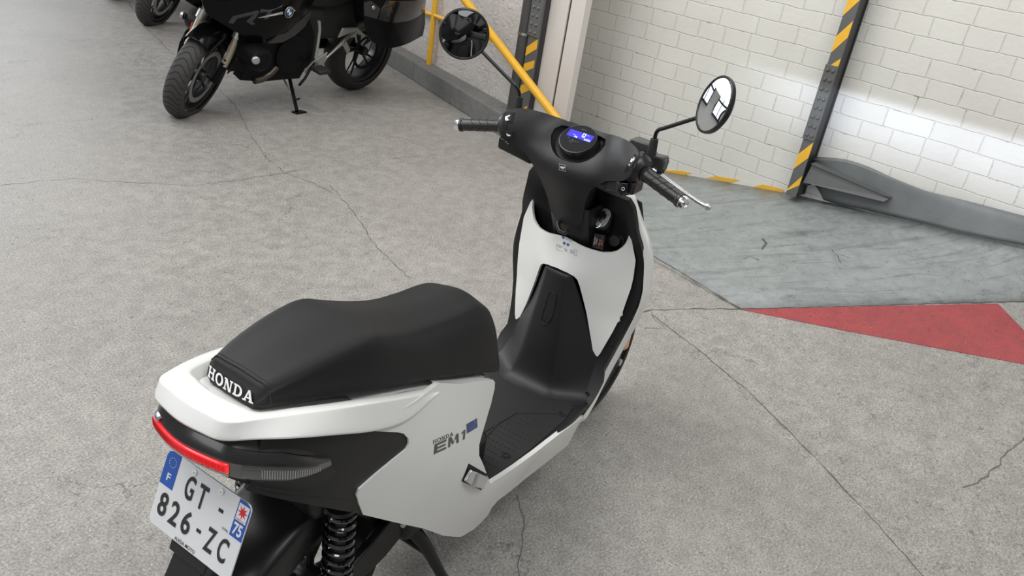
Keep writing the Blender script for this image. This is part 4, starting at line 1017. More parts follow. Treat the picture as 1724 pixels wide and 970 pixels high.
MB().tube([tuple(at(p, 0, .975)) for p in [(1044, 398), (1049, 402), (1049, 409), (1046, 413)]], .0018, 6).tube([tuple(at(p, 0, .975)) for p in [(1025, 411), (1031, 415), (1036, 415)]], .0022, 6).build('socket_hinge', BLKS, SC)
# steering column cover
rows = []
for z, x, hw in [(.72, .935, .056), (.76, .918, .058), (.80, .898, .0585), (.835, .882, .059), (.86, .870, .06)]:
    rows.append([(x+.10, -hw, z), (x+.03, -hw-.001, z), (x+.012, -hw*.93, z), (x+.001, -hw*.6, z), (x-.003, 0, z), (x+.001, hw*.6, z), (x+.012, hw*.93, z), (x+.03, hw+.001, z), (x+.10, hw, z)])
colc = skin('steering_column_cover', rows, BLK, SC, nu=40, nv=12)
hk = MB().tube([tuple(at((942, 372), 0, .905)), tuple(at((939, 378), 0, .893)), tuple(at((942, 388), 0, .887)), tuple(at((951, 393), 0, .884)), tuple(at((956, 388), 0, .880))], [.006, .006, .006, .0055, .004], 12).build('bag_hook', BLKS, SC)
# --- outer white front fairing, wrapping forward of the black inner shield
lev = [(.905, .955, .118, 1.03), (.885, .962, .152, 1.08), (.80, .985, .185, 1.15), (.745, .992, .211, 1.19), (.635, 1.005, .223, 1.215), (.55, 1.01, .212, 1.20), (.47, 1.008, .197, 1.15), (.36, .995, .172, 1.09), (.28, .955, .163, 1.06), (.235, .90, .175, 1.0)]
# outer edge refitted to the picture
le = []
for (px, x, xf) in [((1050, 332), .937, 1.06), ((1061, 344), .938, 1.10), ((1073, 385), .966, 1.16), ((1084, 415), .984, 1.185), ((1089.5, 441), .997, 1.20), ((1089, 470), 1.002, 1.213), ((1086, 500), 1.006, 1.215), ((1075, 532), 1.01, 1.20), ((1051.5, 577), 1.010, 1.15), ((1022.5, 630), .990, 1.09), ((1006, 662), .965, 1.06), ((993.5, 687), .935, 1.03), ((978, 714), .90, 1.0)]:
    p = at(px, 0, x); le.append((p[2], x, -p[1], xf))
rows = []
for z, x, hw, xf in le:
    q = [(x+.012, -hw+.012, z), (x, -hw+.0095, z), (x+.012, -hw+.003, z), (x+.03, -hw, z), (x+(xf-x)*.34, -hw*.93, z), (x+(xf-x)*.68, -hw*.66, z), (x+(xf-x)*.93, -hw*.30, z), (xf, 0, z)]
    rows.append(q+[(a, -b, c) for a, b, c in q[-2::-1]])
A_ = np.array(rows); A2 = np.array([cat(A_[:, j], 44) for j in range(A_.shape[1])]).transpose(1, 0, 2)
skin('front_fairing', [list(map(tuple, r)) for r in A2], WHITE, SC, nu=75, thick=-.003)
MB().lathe((1.175, 0, .78), (1, 0, -.08), [(0, 0), (.055, 0), (.06, .012), (.056, .022), (0, .028)], 32).build('headlamp', LENSI, SC)
# front mudguard, fork, front indicator
rows = []
for a in np.radians([150, 135, 115, 95, 75, 55, 40]):
    rr = .262; c_, s__ = math.cos(a), math.sin(a); hw = .058
    rows.append([(1.2955+rr*.84*c_, -hw, .2335+rr*.84*s__), (1.2955+rr*.96*c_, -hw, .2335+rr*.96*s__), (1.2955+rr*c_, -hw*.6, .2335+rr*s__), (1.2955+rr*1.02*c_, 0, .2335+rr*1.02*s__), (1.2955+rr*c_, hw*.6, .2335+rr*s__), (1.2955+rr*.96*c_, hw, .2335+rr*.96*s__), (1.2955+rr*.84*c_, hw, .2335+rr*.84*s__)])
skin('front_mudguard', rows, BLKS, SC, nu=26, nv=30, thick=-.003)
for s in (-1, 1):
    MB().tube([(1.13, s*.07, .66), (1.22, s*.07, .42)], .018, 16).tube([(1.22, s*.07, .42), (1.285, s*.07, .225)], .026, 16).build('fork_leg', BLKS, SC)
    MB().lathe((1.2955, s*.085, .2335), (0, s, 0), [(0, 0), (.012, 0), (.012, .012), (0, .014)], 12).build('axle_nut', ALU, SC)
p = at((1051, 578), 1, -.13)
MB().box(tuple(p+np.array([.01, 0, 0])), (.03, .016, .045)).build('front_reflector', mat('amber_reflector', (.75, .28, .02), .25, coat=1), SC, bevel=.003)

# ------------------------------------------------------------------ handlebar cowl
CW = Surf(0, [(x, s*y, z) for x, y, z in [(.925, 0, .75), (.895, 0, .80), (.862, 0, .86), (.835, 0, .91), (.816, 0, .955), (.820, 0, .978), (.832, 0, .995), (.868, 0, 1.02), (.905, 0, 1.045), (.94, 0, 1.068),
     (.87, .055, .86), (.842, .06, .91), (.822, .07, .96), (.838, .06, 1.0), (.876, .07, 1.040), (.912, .065, 1.066), (.825, .12, .965), (.822, .13, 1.0), (.838, .13, 1.05), (.86, .12, 1.075), (.808, .18, .965), (.800, .18, 1.0), (.806, .18, 1.04), (.825, .18, 1.065), (.835, .10, .93)] for s in ((1, -1) if y else (1,))], lam=1e-4)

ch = [(.05, 1.0575), (.085, 1.066), (.115, 1.0745), (.145, 1.077), (.172, 1.072), (.189, 1.062), (.194, 1.042), (.190, 1.018), (.180, 1.001), (.165, .990), (.140, .980), (.115, .970), (.092, .949), (.073, .922), (.059, .88), (.052, .845), (.047, .812)]
co = [(0, 1.056)]+ch+[(0, .795)]+[(-y, z) for y, z in ch[::-1]]
bowl_px = [(929, 198), (923.5, 212), (922, 229.6), (925.6, 247), (932.9, 258.6), (943, 265.9), (957.5, 270), (972, 270), (989.4, 265.9), (1003.9, 255.7), (1014, 241), (1018, 232), (1010, 224), (998, 221), (978, 214.5), (960, 208.5), (944, 202)]
bw = [CW.hit(p)[1:] for p in bowl_px]
cy = [(p[0], min(p[1], 1.050)) for p in bw]
# make the bowl symmetric about the middle of the machine
ang = lambda p: math.atan2(p[1]-1.01, p[0])
def rad(a, pts):
    best = min(pts, key=lambda p: abs((ang(p)-a+PI) % (2*PI)-PI)); return math.hypot(best[0], best[1]-1.01)
bo_ = []
for i in range(32):
    a = 2*PI*i/32; ra_ = .5*(rad(a, cy)+rad(PI-a, cy))*(1+.10*abs(math.cos(a))); bo_.append((ra_*math.cos(a), 1.01+ra_*math.sin(a)))
for _ in range(2): bo_ = [((bo_[i-1][0]+2*bo_[i][0]+bo_[(i+1) % 32][0])/4, (bo_[i-1][1]+2*bo_[i][1]+bo_[(i+1) % 32][1])/4) for i in range(32)]
bo_ = [(p[0], min(p[1], 1.0495)) for p in bo_]
HB = SC
cowl = panel('handlebar_cowl', rounded(co, 1), CW, BLK, HB, thick=.07, bevel=.011, grid=.007, px=False, sgn=-1, holes=[bo_], seg=4)
# instrument bowl and round clock
NC = np.array([-.56, 0, .83]); NC /= np.linalg.norm(NC); UC = np.array([0, -1, 0]); VC = np.cross(NC, UC); VC = VC if VC[2] > 0 else -VC
CC = at((973, 234), 1, 0)
rimb = [CW.lift([p], .001)[0] for p in bo_]
ringp = [CC-NC*.022+(UC*(-math.cos(2*PI*i/32))+VC*math.sin(2*PI*i/32))*.056 for i in range(32)]
midp = [a*.45+b*.55-NC*.006 for a, b in zip(rimb, ringp)]
inn2 = [CC-NC*.03+(UC*(-math.cos(2*PI*i/32))+VC*math.sin(2*PI*i/32))*.03 for i in range(32)]
skin('instrument_bowl', [rimb, [a*.9+b*.1-NC*.004 for a, b in zip(rimb, ringp)], midp, ringp, inn2], BLKS, HB, nu=96, closed_u=True, nv=14)
clk = MB().lathe(tuple(CC-NC*.030), tuple(NC), [(.0500, 0), (.0492, .028), (.0480, .031), (.0455, .0315), (.0447, .0295), (.0, .0295)], 64).build('instrument_cluster', BLKS, HB)
MB().torus(tuple(CC-NC*.0005), tuple(NC), .0475, .0007, 64, 6).build('silver_ring', ALU, clk)
def cf(u, v, h=0): return CC+UC*u+VC*v+NC*(h+.0002)
MB().lathe(tuple(cf(0, 0, -.0006)), tuple(NC), [(.0449, 0), (.0449, .001), (0, .001)], 64).build('cover_glass', GLOSS, clk)
MB().prism([tuple(cf(u, v, .0007)) for u, v in [(-.034, .000), (.035, .000), (.035, .0225), (-.034, .0225)]], tuple(NC*.0004)).build('display', SCR, clk)
def seg7(d, u, v, h, w, parent, t=None):
    t = t or h*.15; S = {'0': 'abcdef', '1': 'bc', '2': 'abged', '3': 'abgcd', '5': 'afgcd', '-': 'g', '6': 'afedcg', '9': 'abcdfg'}[d]
    B = {'a': (0, h-t, w, h), 'd': (0, 0, w, t), 'g': (0, h/2-t/2, w, h/2+t/2), 'f': (0, h/2, t, h), 'e': (0, 0, t, h/2), 'b': (w-t, h/2, w, h), 'c': (w-t, 0, w, h/2)}
    m_ = MB()
    for q in S: x0, y0, x1, y1 = B[q]; m_.add([cf(u+x, v+y, .0013) for x, y in ((x0, y0), (x1, y0), (x1, y1), (x0, y1))], [(0, 1, 2, 3)])
    return m_.build('digit', SCRT, parent, sm=False)
seg7('0', .005, .0095, .012, .0085, clk)
for i, c_ in enumerate('600'): seg7(c_, .0160+.0060*i, .0010, .0055, .0042, clk, .0008)
for i, c_ in enumerate('36'): seg7(c_, -.0125+.005*i, .0012, .0048, .0034, clk, .0007)
for tx, u, v, s_ in [('km/h', .0100, .0075, .0024), ('eco', .020, .0185, .0032), ('ODO', -.016, .0085, .0026)]:
    text_mesh('display_text', tx, SCRT, clk, lambda a, b, h, u=u, v=v: cf(u+a, v+b, .0014), size=s_)
ICN = mat('faint_icon', (.16, .16, .16), .5)
for u, v in [(-.0235, -.006), (-.010, -.0085), (-.002, -.0105), (.006, -.010)]: MB().torus(tuple(cf(u, v, .0009)), tuple(NC), .0018, .0004, 16, 5).build('warning_icon', ICN, clk)
MB().torus(tuple(cf(-.0115, -.0145, .0009)), tuple(NC), .0036, .0005, 24, 5).build('button_ring', ICN, clk)
text_mesh('display_text', 'EM1 e:', ICN, clk, lambda a, b, h: cf(a, .032+b, .001), size=.005)
# wing emblem plate below the clock
def onc(px, off=0): p = CW.hit(px); return p+np.array([-off, 0, 0])
EMB = mat('emblem_silver', (.55, .52, .50), .25, metal=.8); EMD = mat('emblem_dark', (.02, .02, .02), .2)
em = MB().prism([tuple(onc(p, .0012)) for p in [(941.5, 275), (953.5, 278.5), (953, 289), (941.5, 286)]], (.002, 0, 0)).build('emblem_plate', EMB, cowl, sm=False)
MB().prism([tuple(onc(p, .0018)) for p in [(942.2, 276), (952.8, 279.2), (952.3, 288), (942.2, 285)]], (.001, 0, 0)).build('emblem_field', EMD, em, sm=False)
MB().prism([tuple(onc(p, .0024)) for p in [(943.5, 279.5), (952.5, 281), (950.5, 283.5), (948.5, 285.5), (947.5, 284), (945.5, 283.5), (944.5, 281.5)]], (.001, 0, 0)).build('emblem_wing', EMB, em, sm=False)
# switches
def swq(name, pts, off, m, parent=cowl, th=.003, bev=.0008): return MB().prism([tuple(onc(p, off)) for p in pts], (th+.002, 0, 0)).build(name, m, parent, sm=False, bevel=bev)
s1 = swq('switch_surround', [(848.5, 190), (867.5, 189), (864, 206), (848.5, 210)], .0030, DARK)
s2 = swq('switch', [(851.5, 192), (863.5, 191), (861, 203), (850.5, 205.5)], 0.0048, BLKS, s1)
strokes('switch_mark', [[(.05, .75), (1, .95), (1, .75), (.5, .55), (.9, .1), (.2, .12), (.05, .4)]], WTXT, s2, (lambda o, u, v: (lambda a, b, h: o+(u-o)*a+(v-o)*b))(onc((851.5, 204), .0060), onc((860, 203), .0060), onc((852.5, 193), .0060)))
s3 = swq('switch_surround', [(848, 219), (868, 219.5), (867, 234), (862, 236.5), (847, 230)], .0030, DARK)
s4 = swq('horn_button', [(849.5, 221.5), (865, 221), (864.5, 233), (859, 232)], 0.0048, BLKS, s3)
strokes('switch_mark', [[(0, .3), (.0, .9), (.4, .55), (.9, .4), (.9, .1), (.5, 0)]], WTXT, s4, (lambda o, u, v: (lambda a, b, h: o+(u-o)*a+(v-o)*b))(onc((855, 229), .0060), onc((862, 229), .0060), onc((855, 223), .0060)))
s5 = swq('switch_surround', [(1068, 259), (1076.5, 264), (1063, 288), (1057, 279)], .0030, DARK)
s6 = swq('switch', [(1067, 262), (1073, 266), (1063, 281.5), (1058.5, 277.5)], 0.0048, BLKS, s5)
swq('switch_mark', [(1065, 266), (1067.5, 267.5), (1065, 272.5), (1062.5, 271.5)], 0.0054, WTXT, s6, .001, 0); swq('switch_mark', [(1060.8, 275.5), (1062, 276), (1061, 278.5), (1059.8, 277.5)], 0.0054, WTXT, s6, .001, 0)
swq('switch_mark', [(1068.5, 263.5), (1069.5, 264), (1069.5, 268.5), (1066.5, 271.5), (1067.8, 268)], 0.0054, WTXT, s6, .001, 0)
# lower control blocks and grip bosses
for s in (-1, 1):
    MB().prism([(.815, s*.198, .995), (.815, s*.198, .962), (.835, s*.15, .948), (.845, s*.11, .938), (.845, s*.10, .965), (.83, s*.15, .985)], (.055, 0, 0)).build('control_block', BLKS, HB, bevel=.006, seg=3)
    MB().lathe((.842, s*.175, 1.024), (-.12, s, -.20), [(.040, 0), (.040, .015), (.034, .024), (.030, .030), (.022, .032), (0, .032)], 40).build('grip_boss', BLKS, HB)
sb = MB().prism([tuple(at(p, 0, .812)) for p in [(1038, 306), (1057, 309), (1054, 327), (1044, 330), (1037, 322)]], (.03, 0, 0)).build('start_switch', GLOSS, HB, bevel=.002)
MB().torus(tuple(at((1049, 318), 0, .811)), (-1, 0, 0), .0036, .0007, 20, 6).build('start_symbol', WTXT, sb)
# small white marks on the left light switch
for p in [(852, 239), (855, 242), (862, 242)]:
    MB().box(tuple(at(p, 0, .8135)), (.0008, .003, .0015)).build('switch_mark', WTXT, HB, sm=False)
# grips
for s in (-1, 1):
    a = np.array([.838, s*.200, 1.017]); b = np.array([.812, s*.318, .991]); d = (b-a)/np.linalg.norm(b-a); L = np.linalg.norm(b-a)
    gr = MB().lathe(tuple(a), tuple(d), [(0, 0), (.0195, 0), (.0195, .010), (.0168, .013), (.0168, .020), (.0160, .024), (.0160, L-.010), (.0176, L-.008), (.0182, L-.004), (.0182, L), (.016, L+.001), (0, L+.001)], 36).build('grip', GRIP, HB)
    u = np.cross(d, [0, 0, 1]); u /= np.linalg.norm(u); w = np.cross(d, u)
    for t0 in (.036, .058, .080):
        for side in (0, 1):
            pts = []
            for k in range(13):
                an = k/12*PI+side*PI; tt = t0+.018*math.sin(k/12*PI)*(1 if k > 6 else 1)-(.006 if side else 0)
                pts.append(tuple(a+d*tt+(u*math.cos(an)+w*math.sin(an))*.0160))
            MB().tube(pts, .0009, 6).build('grip_groove', DARK, gr)
    MB().lathe(tuple(b+d*.001), tuple(d), [(0, 0), (.0158, 0), (.0158, .005), (.0135, .013), (.0100, .0155), (.007, .0155), (.006, .013), (0, .013)], 32).build('bar_end', CHR, HB)
# brake lever and master cylinder
lp = [at((1098, 285), 0, .895), at((1112, 295), 0, .898), at((1130, 308), 0, .897), at((1152, 324), 0, .893), at((1176, 340), 0, .888), at((1190, 348), 0, .884)]
lpc = cat(lp, 20)
lv = MB().tube([tuple(p) for p in lpc], [.0062]*6+[.0058]*6+[.005]*4+[.0048]*4, 12).lathe(tuple(lpc[-1]+np.array([0, -.002, 0])), (0, -1, -.2), [(0, -.009), (.006, -.007), (.0088, 0), (.006, .007), (0, .009)], 20).build('brake_lever', ALU, HB)
MCm = mat('reservoir_grey', (.045, .047, .045), .35, bump=(300, .3))
mc = MB().prism([tuple(at(p, 0, .90)) for p in [(1056, 240), (1063, 233), (1092, 243), (1098, 262), (1117, 266), (1118, 276), (1112, 292), (1100, 294), (1090, 288)]], (.035, 0, 0)).build('brake_reservoir', MCm, HB, bevel=.004)
MB().prism([tuple(at(p, 0, .93)+np.array([0, 0, .003])) for p in [(1057, 238), (1068, 235), (1091, 243), (1098, 252), (1082, 252)]], (.03, 0, .0)).build('reservoir_cap', BLK, mc, bevel=.002)
MB().box(tuple(at((1112, 289), 0, .90)), (.02, .012, .008)).build('lever_slot', DARK, mc, sm=False)
# mirrors
def mirror(s, base, bend, head):
    r = empty('mirror', (0, 0, 0), None, None); r.parent = SC
    b = Vector((.882, s*.1935, 1.050))
    MB().lathe(tuple(b), (-.03, 0, 1), [(.0, 0), (.0115, 0), (.0105, .020), (.0095, .040), (.006, .042), (0, .042)], 20).build('rubber_boot', RUB, r)
    n = Vector((-.70, -s*.66, .0 if s > 0 else .22)).normalized(); C = Vector(head)
    e = C+(Vector((.833, s*.290, 1.181))-C).normalized()*.060-n*.016
    pth = cat([tuple(b+Vector((0, 0, .035))), tuple(b+Vector((-.006, .002*s, .054))), bend, tuple(Vector(bend)*.85+e*.15), tuple(Vector(bend)*.4+e*.6), tuple(e)], 30)
    MB().tube([tuple(p) for p in pth], .0048, 12).build('stem', BLKS, r)
    hd = MB().lathe(tuple(C-n*.022), tuple(n), [(0, 0), (.03, .001), (.052, .006), (.0625, .014), (.064, .020), (.0635, .024), (.0605, .0255), (.058, .0245), (.0575, .0225)], 64)
    h = hd.build('mirror_housing', BLKS, r)
    MB().lathe(tuple(C+n*.0010), tuple(n), [(.0582, 0), (.045, .0007), (.03, .0013), (.015, .0017), (0, .0018)], 64).build('mirror_glass', MIR, h)
HL, HR = (.8055, .337, 1.2205), (.8055, -.337, 1.2205)
bd = (.868, .203, 1.117)
mirror(1, None, bd, HL); mirror(-1, None, (bd[0], -bd[1], bd[2]), HR)
# warning stickers on the white shield
stk = mat('sticker_blue', (.05, .14, .35), .4); stg = mat('sticker_grey', (.22, .24, .26), .5)
def onw(px, off=.0012): p = WHS.hit(px); return p-np.array([off, 0, 0])
for (px, m_) in [((948.5, 399.5), stk), ((950, 409.5), stk), ((956.3, 412), stk)]:
    c0 = onw(px); MB().lathe(tuple(c0+np.array([.001, 0, 0])), (-1, 0, .1), [(.0042, 0), (.0042, .0006), (0, .0006)], 20).build('safety_sticker', m_, wsh)
for px in [(955, 401.5), (961.5, 404.5)]:
    MB().torus(tuple(onw(px, .001)), (-1, 0, .1), .0036, .0005, 20, 5).build('safety_sticker', stg, wsh)
bx = [onw(p) for p in [(937.5, 411.5), (971.5, 421.5), (971, 430.5), (937.5, 420)]]
MB().tube([tuple(p) for p in bx+[bx[0]]], .00045, 5).build('label_frame', stg, wsh)
for i, (ta, tb) in enumerate([((941, 415), (946, 416.5)), ((950, 418), (956, 420)), ((960, 421), (968, 423.5)), ((951, 421), (955, 422.5)), ((960, 424), (968, 426.5))]):
    MB().tube([tuple(onw(ta)), tuple(onw(tb))], .0007, 5).build('label_text_line', stg, wsh)
# ------------------------------------------------------------------ key with tag hanging in the lock
kt = empty('key_ring', tuple(lf(0, .0, .01)), 'black key in the ignition lock with split ring and black leather tag', 'key'); WORLD.add(kt.name)
MB().prism([tuple(lf(u, v, .0085)) for u, v in [(-.0045, .013), (-.001, .0165), (.003, .015), (.0035, .006), (.0065, .003), (.006, -.004), (.0015, -.008), (.002, -.0155), (-.0035, -.0155), (-.005, -.004)]], tuple(LN_*.006)).build('key', BLKS, kt, bevel=.001)
MB().torus(tuple(lf(-.002, -.024, .014)), tuple(LN_*.6+np.array([-.4, 0, 0])), .0105, .0009, 32, 6).build('split_ring', CHR, kt)
tg = [at(p, 0, .932) for p in [(1001, 393), (1018.5, 396.5), (1014.5, 421.5), (996, 416.5)]]
TO = tg[3]; TU = tg[2]-tg[3]; TV = tg[0]-tg[3]; TN = np.cross(TU, TV); TN /= np.linalg.norm(TN); TN = TN if TN[0] < 0 else -TN
tgo = MB().prism([tuple(p) for p in tg], tuple(-TN*.003)).build('leather_tag', mat('tag_leather', (.012, .012, .012), .6), kt, sm=False, bevel=.0008)
tf = lambda a, b, h: TO+TU*a+TV*b+TN*.0006
TXB = mat('tag_text', (.55, .50, .42), .5)
for k_, (tx, a0_, sz) in enumerate([('ALESIA MOTO', .16, 2.2), ('STATION', .34, 2.0)]):
    text_mesh('tag_text', tx, TXB, tgo, lambda a, b, h, a0_=a0_: tf(a0_-b, .5+a*.72, h), size=.17, bold=.004, sx=.75)
strokes('tag_mark', [[(.60, .1), (.64, .1), (.78, .9), (.74, .9)], [(.50, .46), (.90, .50), (.72, .56)], [(.62, .44), (.80, .40), (.74, .60)]], mat('tag_red', (.5, .03, .03), .4), tgo, tf)
MB().tube([tuple(tf(a, b, 0)) for a, b in [(.56, .30), (.68, .40), (.88, .34), (.80, .52), (.90, .64), (.72, .60), (.54, .70), (.62, .52), (.56, .30)]], .0004, 5).build('tag_star', TXB, tgo)

# ================================================================== PARKED TOURING MOTORCYCLES
FAIR = mat('bike_gloss_black', (.003, .003, .0035), .22, coat=.08, spec=.12)
ENG = mat('engine_black', (.005, .005, .006), .45, spec=.12, vary=(40, .3))
SIL = mat('bike_silver', (.42, .42, .40), .35, metal=.7)
FORK = mat('fork_beige', (.42, .36, .27), .4, metal=.3)
GRYM = mat('bike_grey', (.022, .022, .023), .25, coat=.2)
BTIRE = mat('bike_tire', (.040, .039, .038), .7)
LETM = mat('fairing_letter_grey', (.030, .030, .034), .35)
BLUE = mat('roundel_blue', (.02, .16, .55), .25)
bh, bl = math.radians(181.3), math.radians(-11)
mc_root = empty('touring_motorcycle', (3.673, 3.38, 0), 'large black touring motorcycle with pannier, silver trim line and round badge, nearest the scooter', 'motorcycle', 'parked touring motorcycles')
mc_root.rotation_euler = (bl, 0, bh); bpy.context.view_layer.update()
Mb = np.array(mc_root.matrix_world.to_3x3()); _CAM, _RR = CAM, RR
CAM = Mb.T@(_CAM-np.array([3.673, 3.38, 0])); RR = _RR@Mb          # sight lines in the motorcycle's own frame
def bsurf(pts, lam=1e-5): return Surf(1, pts, lam)
FS = bsurf([(1.50, .13, .70), (1.42, .17, .60), (1.38, .20, .80), (1.25, .26, .62), (1.2, .30, .78), (1.05, .31, .70), (.9, .27, .80), (.95, .26, .62), (1.3, .22, .95), (1.0, .27, .95), (.7, .22, .9), (.75, .22, .65), (1.2, .2, .45)])
bf = panel('side_fairing', [(346, 21), (352, 27), (372, 39), (388, 49), (405, 58), (418, 66), (428, 71), (448, 72), (468, 68), (489, 56), (507, 39), (520, 17), (531, -4), (548, -45), (480, -80), (400, -75), (345, -40), (338, -5)],
           FS, FAIR, mc_root, thick=.02, bevel=.008, grid=.03, mirror=True, sgn=1)[0]
# camera-side fairing marks
def fpt(px, off=.004): p = FS.hit(px); return p+np.array([0, off, 0])
strip_ = [fpt(p) for p in [(433, 29.5), (446, 26), (462, 22), (475, 19), (475, 23), (462, 25), (446, 28.5)]]
MB().prism([tuple(p) for p in strip_], (0, .004, 0)).build('trim_strip', SIL, bf, sm=False)
rc = fpt((485, 19.5))
rd = MB().lathe(tuple(rc), (0, 1, 0), [(0, 0), (.034, 0), (.034, .004), (.0325, .006), (0, .006)], 40).build('round_badge', mat('badge_black', (.01, .01, .012), .2, coat=.8), bf)
MB().torus(tuple(rc+np.array([0, .0062, 0])), (0, 1, 0), .0330, .0016, 40, 6).build('badge_ring', SIL, rd)
for k in range(4):
    a0 = k*PI/2; MB().prism([tuple(rc+np.array([0, .0062, 0]))]+[tuple(rc+np.array([.0195*math.cos(a0+t*PI/12), .0062, .0195*math.sin(a0+t*PI/12)])) for t in range(7)], (0, .0008, 0)).build('badge_quarter', BLUE if k % 2 else WTXT, rd, sm=False)
for k, ch_ in enumerate('BMW'):
    an = PI*.5+(1-k)*.62
    text_mesh('badge_letter', ch_, WTXT, rd, lambda u, v, h, an=an: rc+np.array([-(.026*math.cos(an)), .0068, .026*math.sin(an)])+np.array([-(u*math.sin(an)+v*math.cos(an)), 0, -u*math.cos(an)+v*math.sin(an)]), size=.011, bold=.0004)
MB().prism([tuple(fpt(p, .004)) for p in [(488, 11), (497, 17), (490, 21)]], (0, .003, 0)).build('trim_tip', SIL, bf, sm=False)
for poly in [[(387, 33), (392, 27), (434, 17), (436, 20), (430, 30), (424, 36), (430, 40), (424, 42), (414, 36), (418, 32), (427, 24), (399, 31), (392, 40), (384, 38)], [(438, 16), (476, 8), (474, 12), (458, 17), (452, 31), (444, 33), (450, 19), (437, 21)]]:
    V_ = [tuple(fpt(p, .0015)) for p in poly]; MB().prism(V_, (0, .001, 0)).build('fairing_letter', LETM, bf, sm=False)
# louvres below the fairing
VS = bsurf([(1.2, .24, .55), (1.0, .25, .60), (.9, .25, .75), (1.3, .2, .5), (.8, .24, .7)])
panel('side_louvre', [(446, 70), (455, 62), (470, 49), (490, 38), (505, 28), (518, 16), (516, 26), (508, 41), (492, 56), (470, 68)], VS, GRYM, mc_root, thick=.02, bevel=.008, grid=.03, mirror=True, off=.03, sgn=1)
# radiator cowl / belly
BS = bsurf([(1.4, .16, .5), (1.2, .20, .4), (1.0, .20, .3), (.7, .19, .3), (.7, .19, .6), (1.0, .21, .6), (1.3, .19, .65)])
panel('lower_fairing', [(410, 62), (404, 90), (396, 108), (386, 121), (402, 119), (410, 124), (404, 135), (432, 136.5), (447, 137), (475, 134), (504, 132), (512, 118), (524, 100), (530, 60), (520, 30), (480, 50), (430, 62)], BS, ENG, mc_root, thick=.08, bevel=.01, grid=.03, mirror=True, sgn=1)
MB().box((.88, 0, .50), (.56, .36, .42)).box((.55, 0, .62), (.75, .30, .30)).build('engine_block', DARK, mc_root, bevel=.05)
def L(px, y): return at(px, 1, y)
for s in (-1, 1):
    c = L((440, 101), .30); c = np.array([c[0], s*c[1], c[2]])
    cy_ = MB().lathe(tuple(c-np.array([0, s*.14, 0])), (0, s, 0), [(0, 0), (.075, 0), (.08, .10), (.07, .15), (.05, .165), (0, .165)], 24).build('cylinder_head', ENG, mc_root)
    c2 = L((432, 102), .33); MB().lathe((c2[0], s*c2[1]-s*.01, c2[2]), (.5, s, 0), [(0, 0), (.024, 0), (.024, .012), (.018, .018), (0, .019)], 20).build('round_lamp', SIL, cy_)
    c = L((491, 92), .22); MB().lathe((c[0], s*c[1]-s*.03, c[2]), (0, s, 0), [(0, 0), (.125, 0), (.125, .03), (.11, .045), (.07, .05), (0, .05)], 32).build('engine_cover', ENG, mc_root)
    p = [L(q, .20) for q in [(478, 104), (466, 112), (455, 124), (441, 133), (428, 136)]]; MB().tube([(a_[0], s*a_[1], a_[2]) for a_ in p], .022, 12).build('exhaust_pipe', mat('exhaust_steel', (.10, .085, .07), .35, metal=.8), mc_root)
# nose, beak and headlamp
rows = []
for X, hw, za, zb in [(1.30, .20, .70, 1.12), (1.45, .20, .74, 1.08), (1.56, .16, .78, 1.02), (1.64, .09, .82, .93)]:
    rows.append([(X, -hw*.5, za), (X, -hw, za+.1), (X, -hw*.95, zb-.08), (X-.03, -hw*.4, zb), (X-.03, hw*.4, zb), (X, hw*.95, zb-.08), (X, hw, za+.1), (X, hw*.5, za)])
skin('nose_fairing', rows, FAIR, mc_root, nu=40, closed_u=True, nv=16, caps=True)
MB().box((1.60, 0, .92), (.05, .16, .10)).build('headlamp', LENSI, mc_root, bevel=.02)
rows = [[(1.30, -.10, 1.1), (1.30, .10, 1.1)], [(1.22, -.14, 1.25), (1.22, .14, 1.25)], [(1.10, -.12, 1.42), (1.10, .12, 1.42)]]
skin('windscreen', rows, LENS, mc_root, nu=10, nv=10, thick=.004)
# front end steers to the left
st_ang = math.radians(26)
piv = Vector((1.41, 0, .30)); rax = Vector((-.42, 0, .91)).normalized(); RS = Matrix.Rotation(st_ang, 3, rax)
def steer(o):
    for v in o.data.vertices: v.co = RS@(v.co-piv)+piv+Vector((.005, 0, -.033))
    o.data.update()
before = set(sc.objects)
fwb = empty('front_wheel', (0, 0, 0), None, None); fwb.parent = mc_root
wheel(fwb, (1.41, 0, .30), .30, .125, .215, disc=2, tread=False, dm=(.66, .80, SIL), mt=BTIRE)
# wavy tread
tb = [o for o in fwb.children if o.name.startswith('tire')][0]
g = MB()
for i in range(44):
    a = 2*PI*i/44; rows_ = []
    for k in range(13):
        b = -1.05+2.1*k/12; r = .30-.045+.0452*math.cos(b); ang = a+.07*math.cos(b*3.0); rows_.append((1.41+r*math.cos(ang), .0625*math.sin(b), .30+r*math.sin(ang), ang, r))
    V_ = []
    for (x, y, z, an, r) in rows_:
        for da in (-.011, .011): V_.append((1.41+(r+.0008)*math.cos(an+da), y, .30+(r+.0008)*math.sin(an+da)))
    g.add(V_, [(2*k, 2*k+1, 2*k+3, 2*k+2) for k in range(12)])
g.build('tread_grooves', DARK, tb, sm=False)
rows = []
for a in np.radians([190, 170, 145, 120, 100, 82, 68, 58]):
    rr = .325; c_, s__ = math.cos(a), math.sin(a); hw = .075
    rows.append([(1.41+rr*.70*c_, y_, .30+rr*.70*s__) if abs(y_) == 1 else (1.41+rr*q_*c_, y_*hw, .30+rr*q_*s__) for y_, q_ in ((-1.05, .78), (-1.02, .90), (-.7, 1.0), (0, 1.04), (.7, 1.0), (1.02, .90), (1.05, .78))])
skin('front_mudguard', rows, FAIR, mc_root, nu=30, nv=40, thick=-.004)
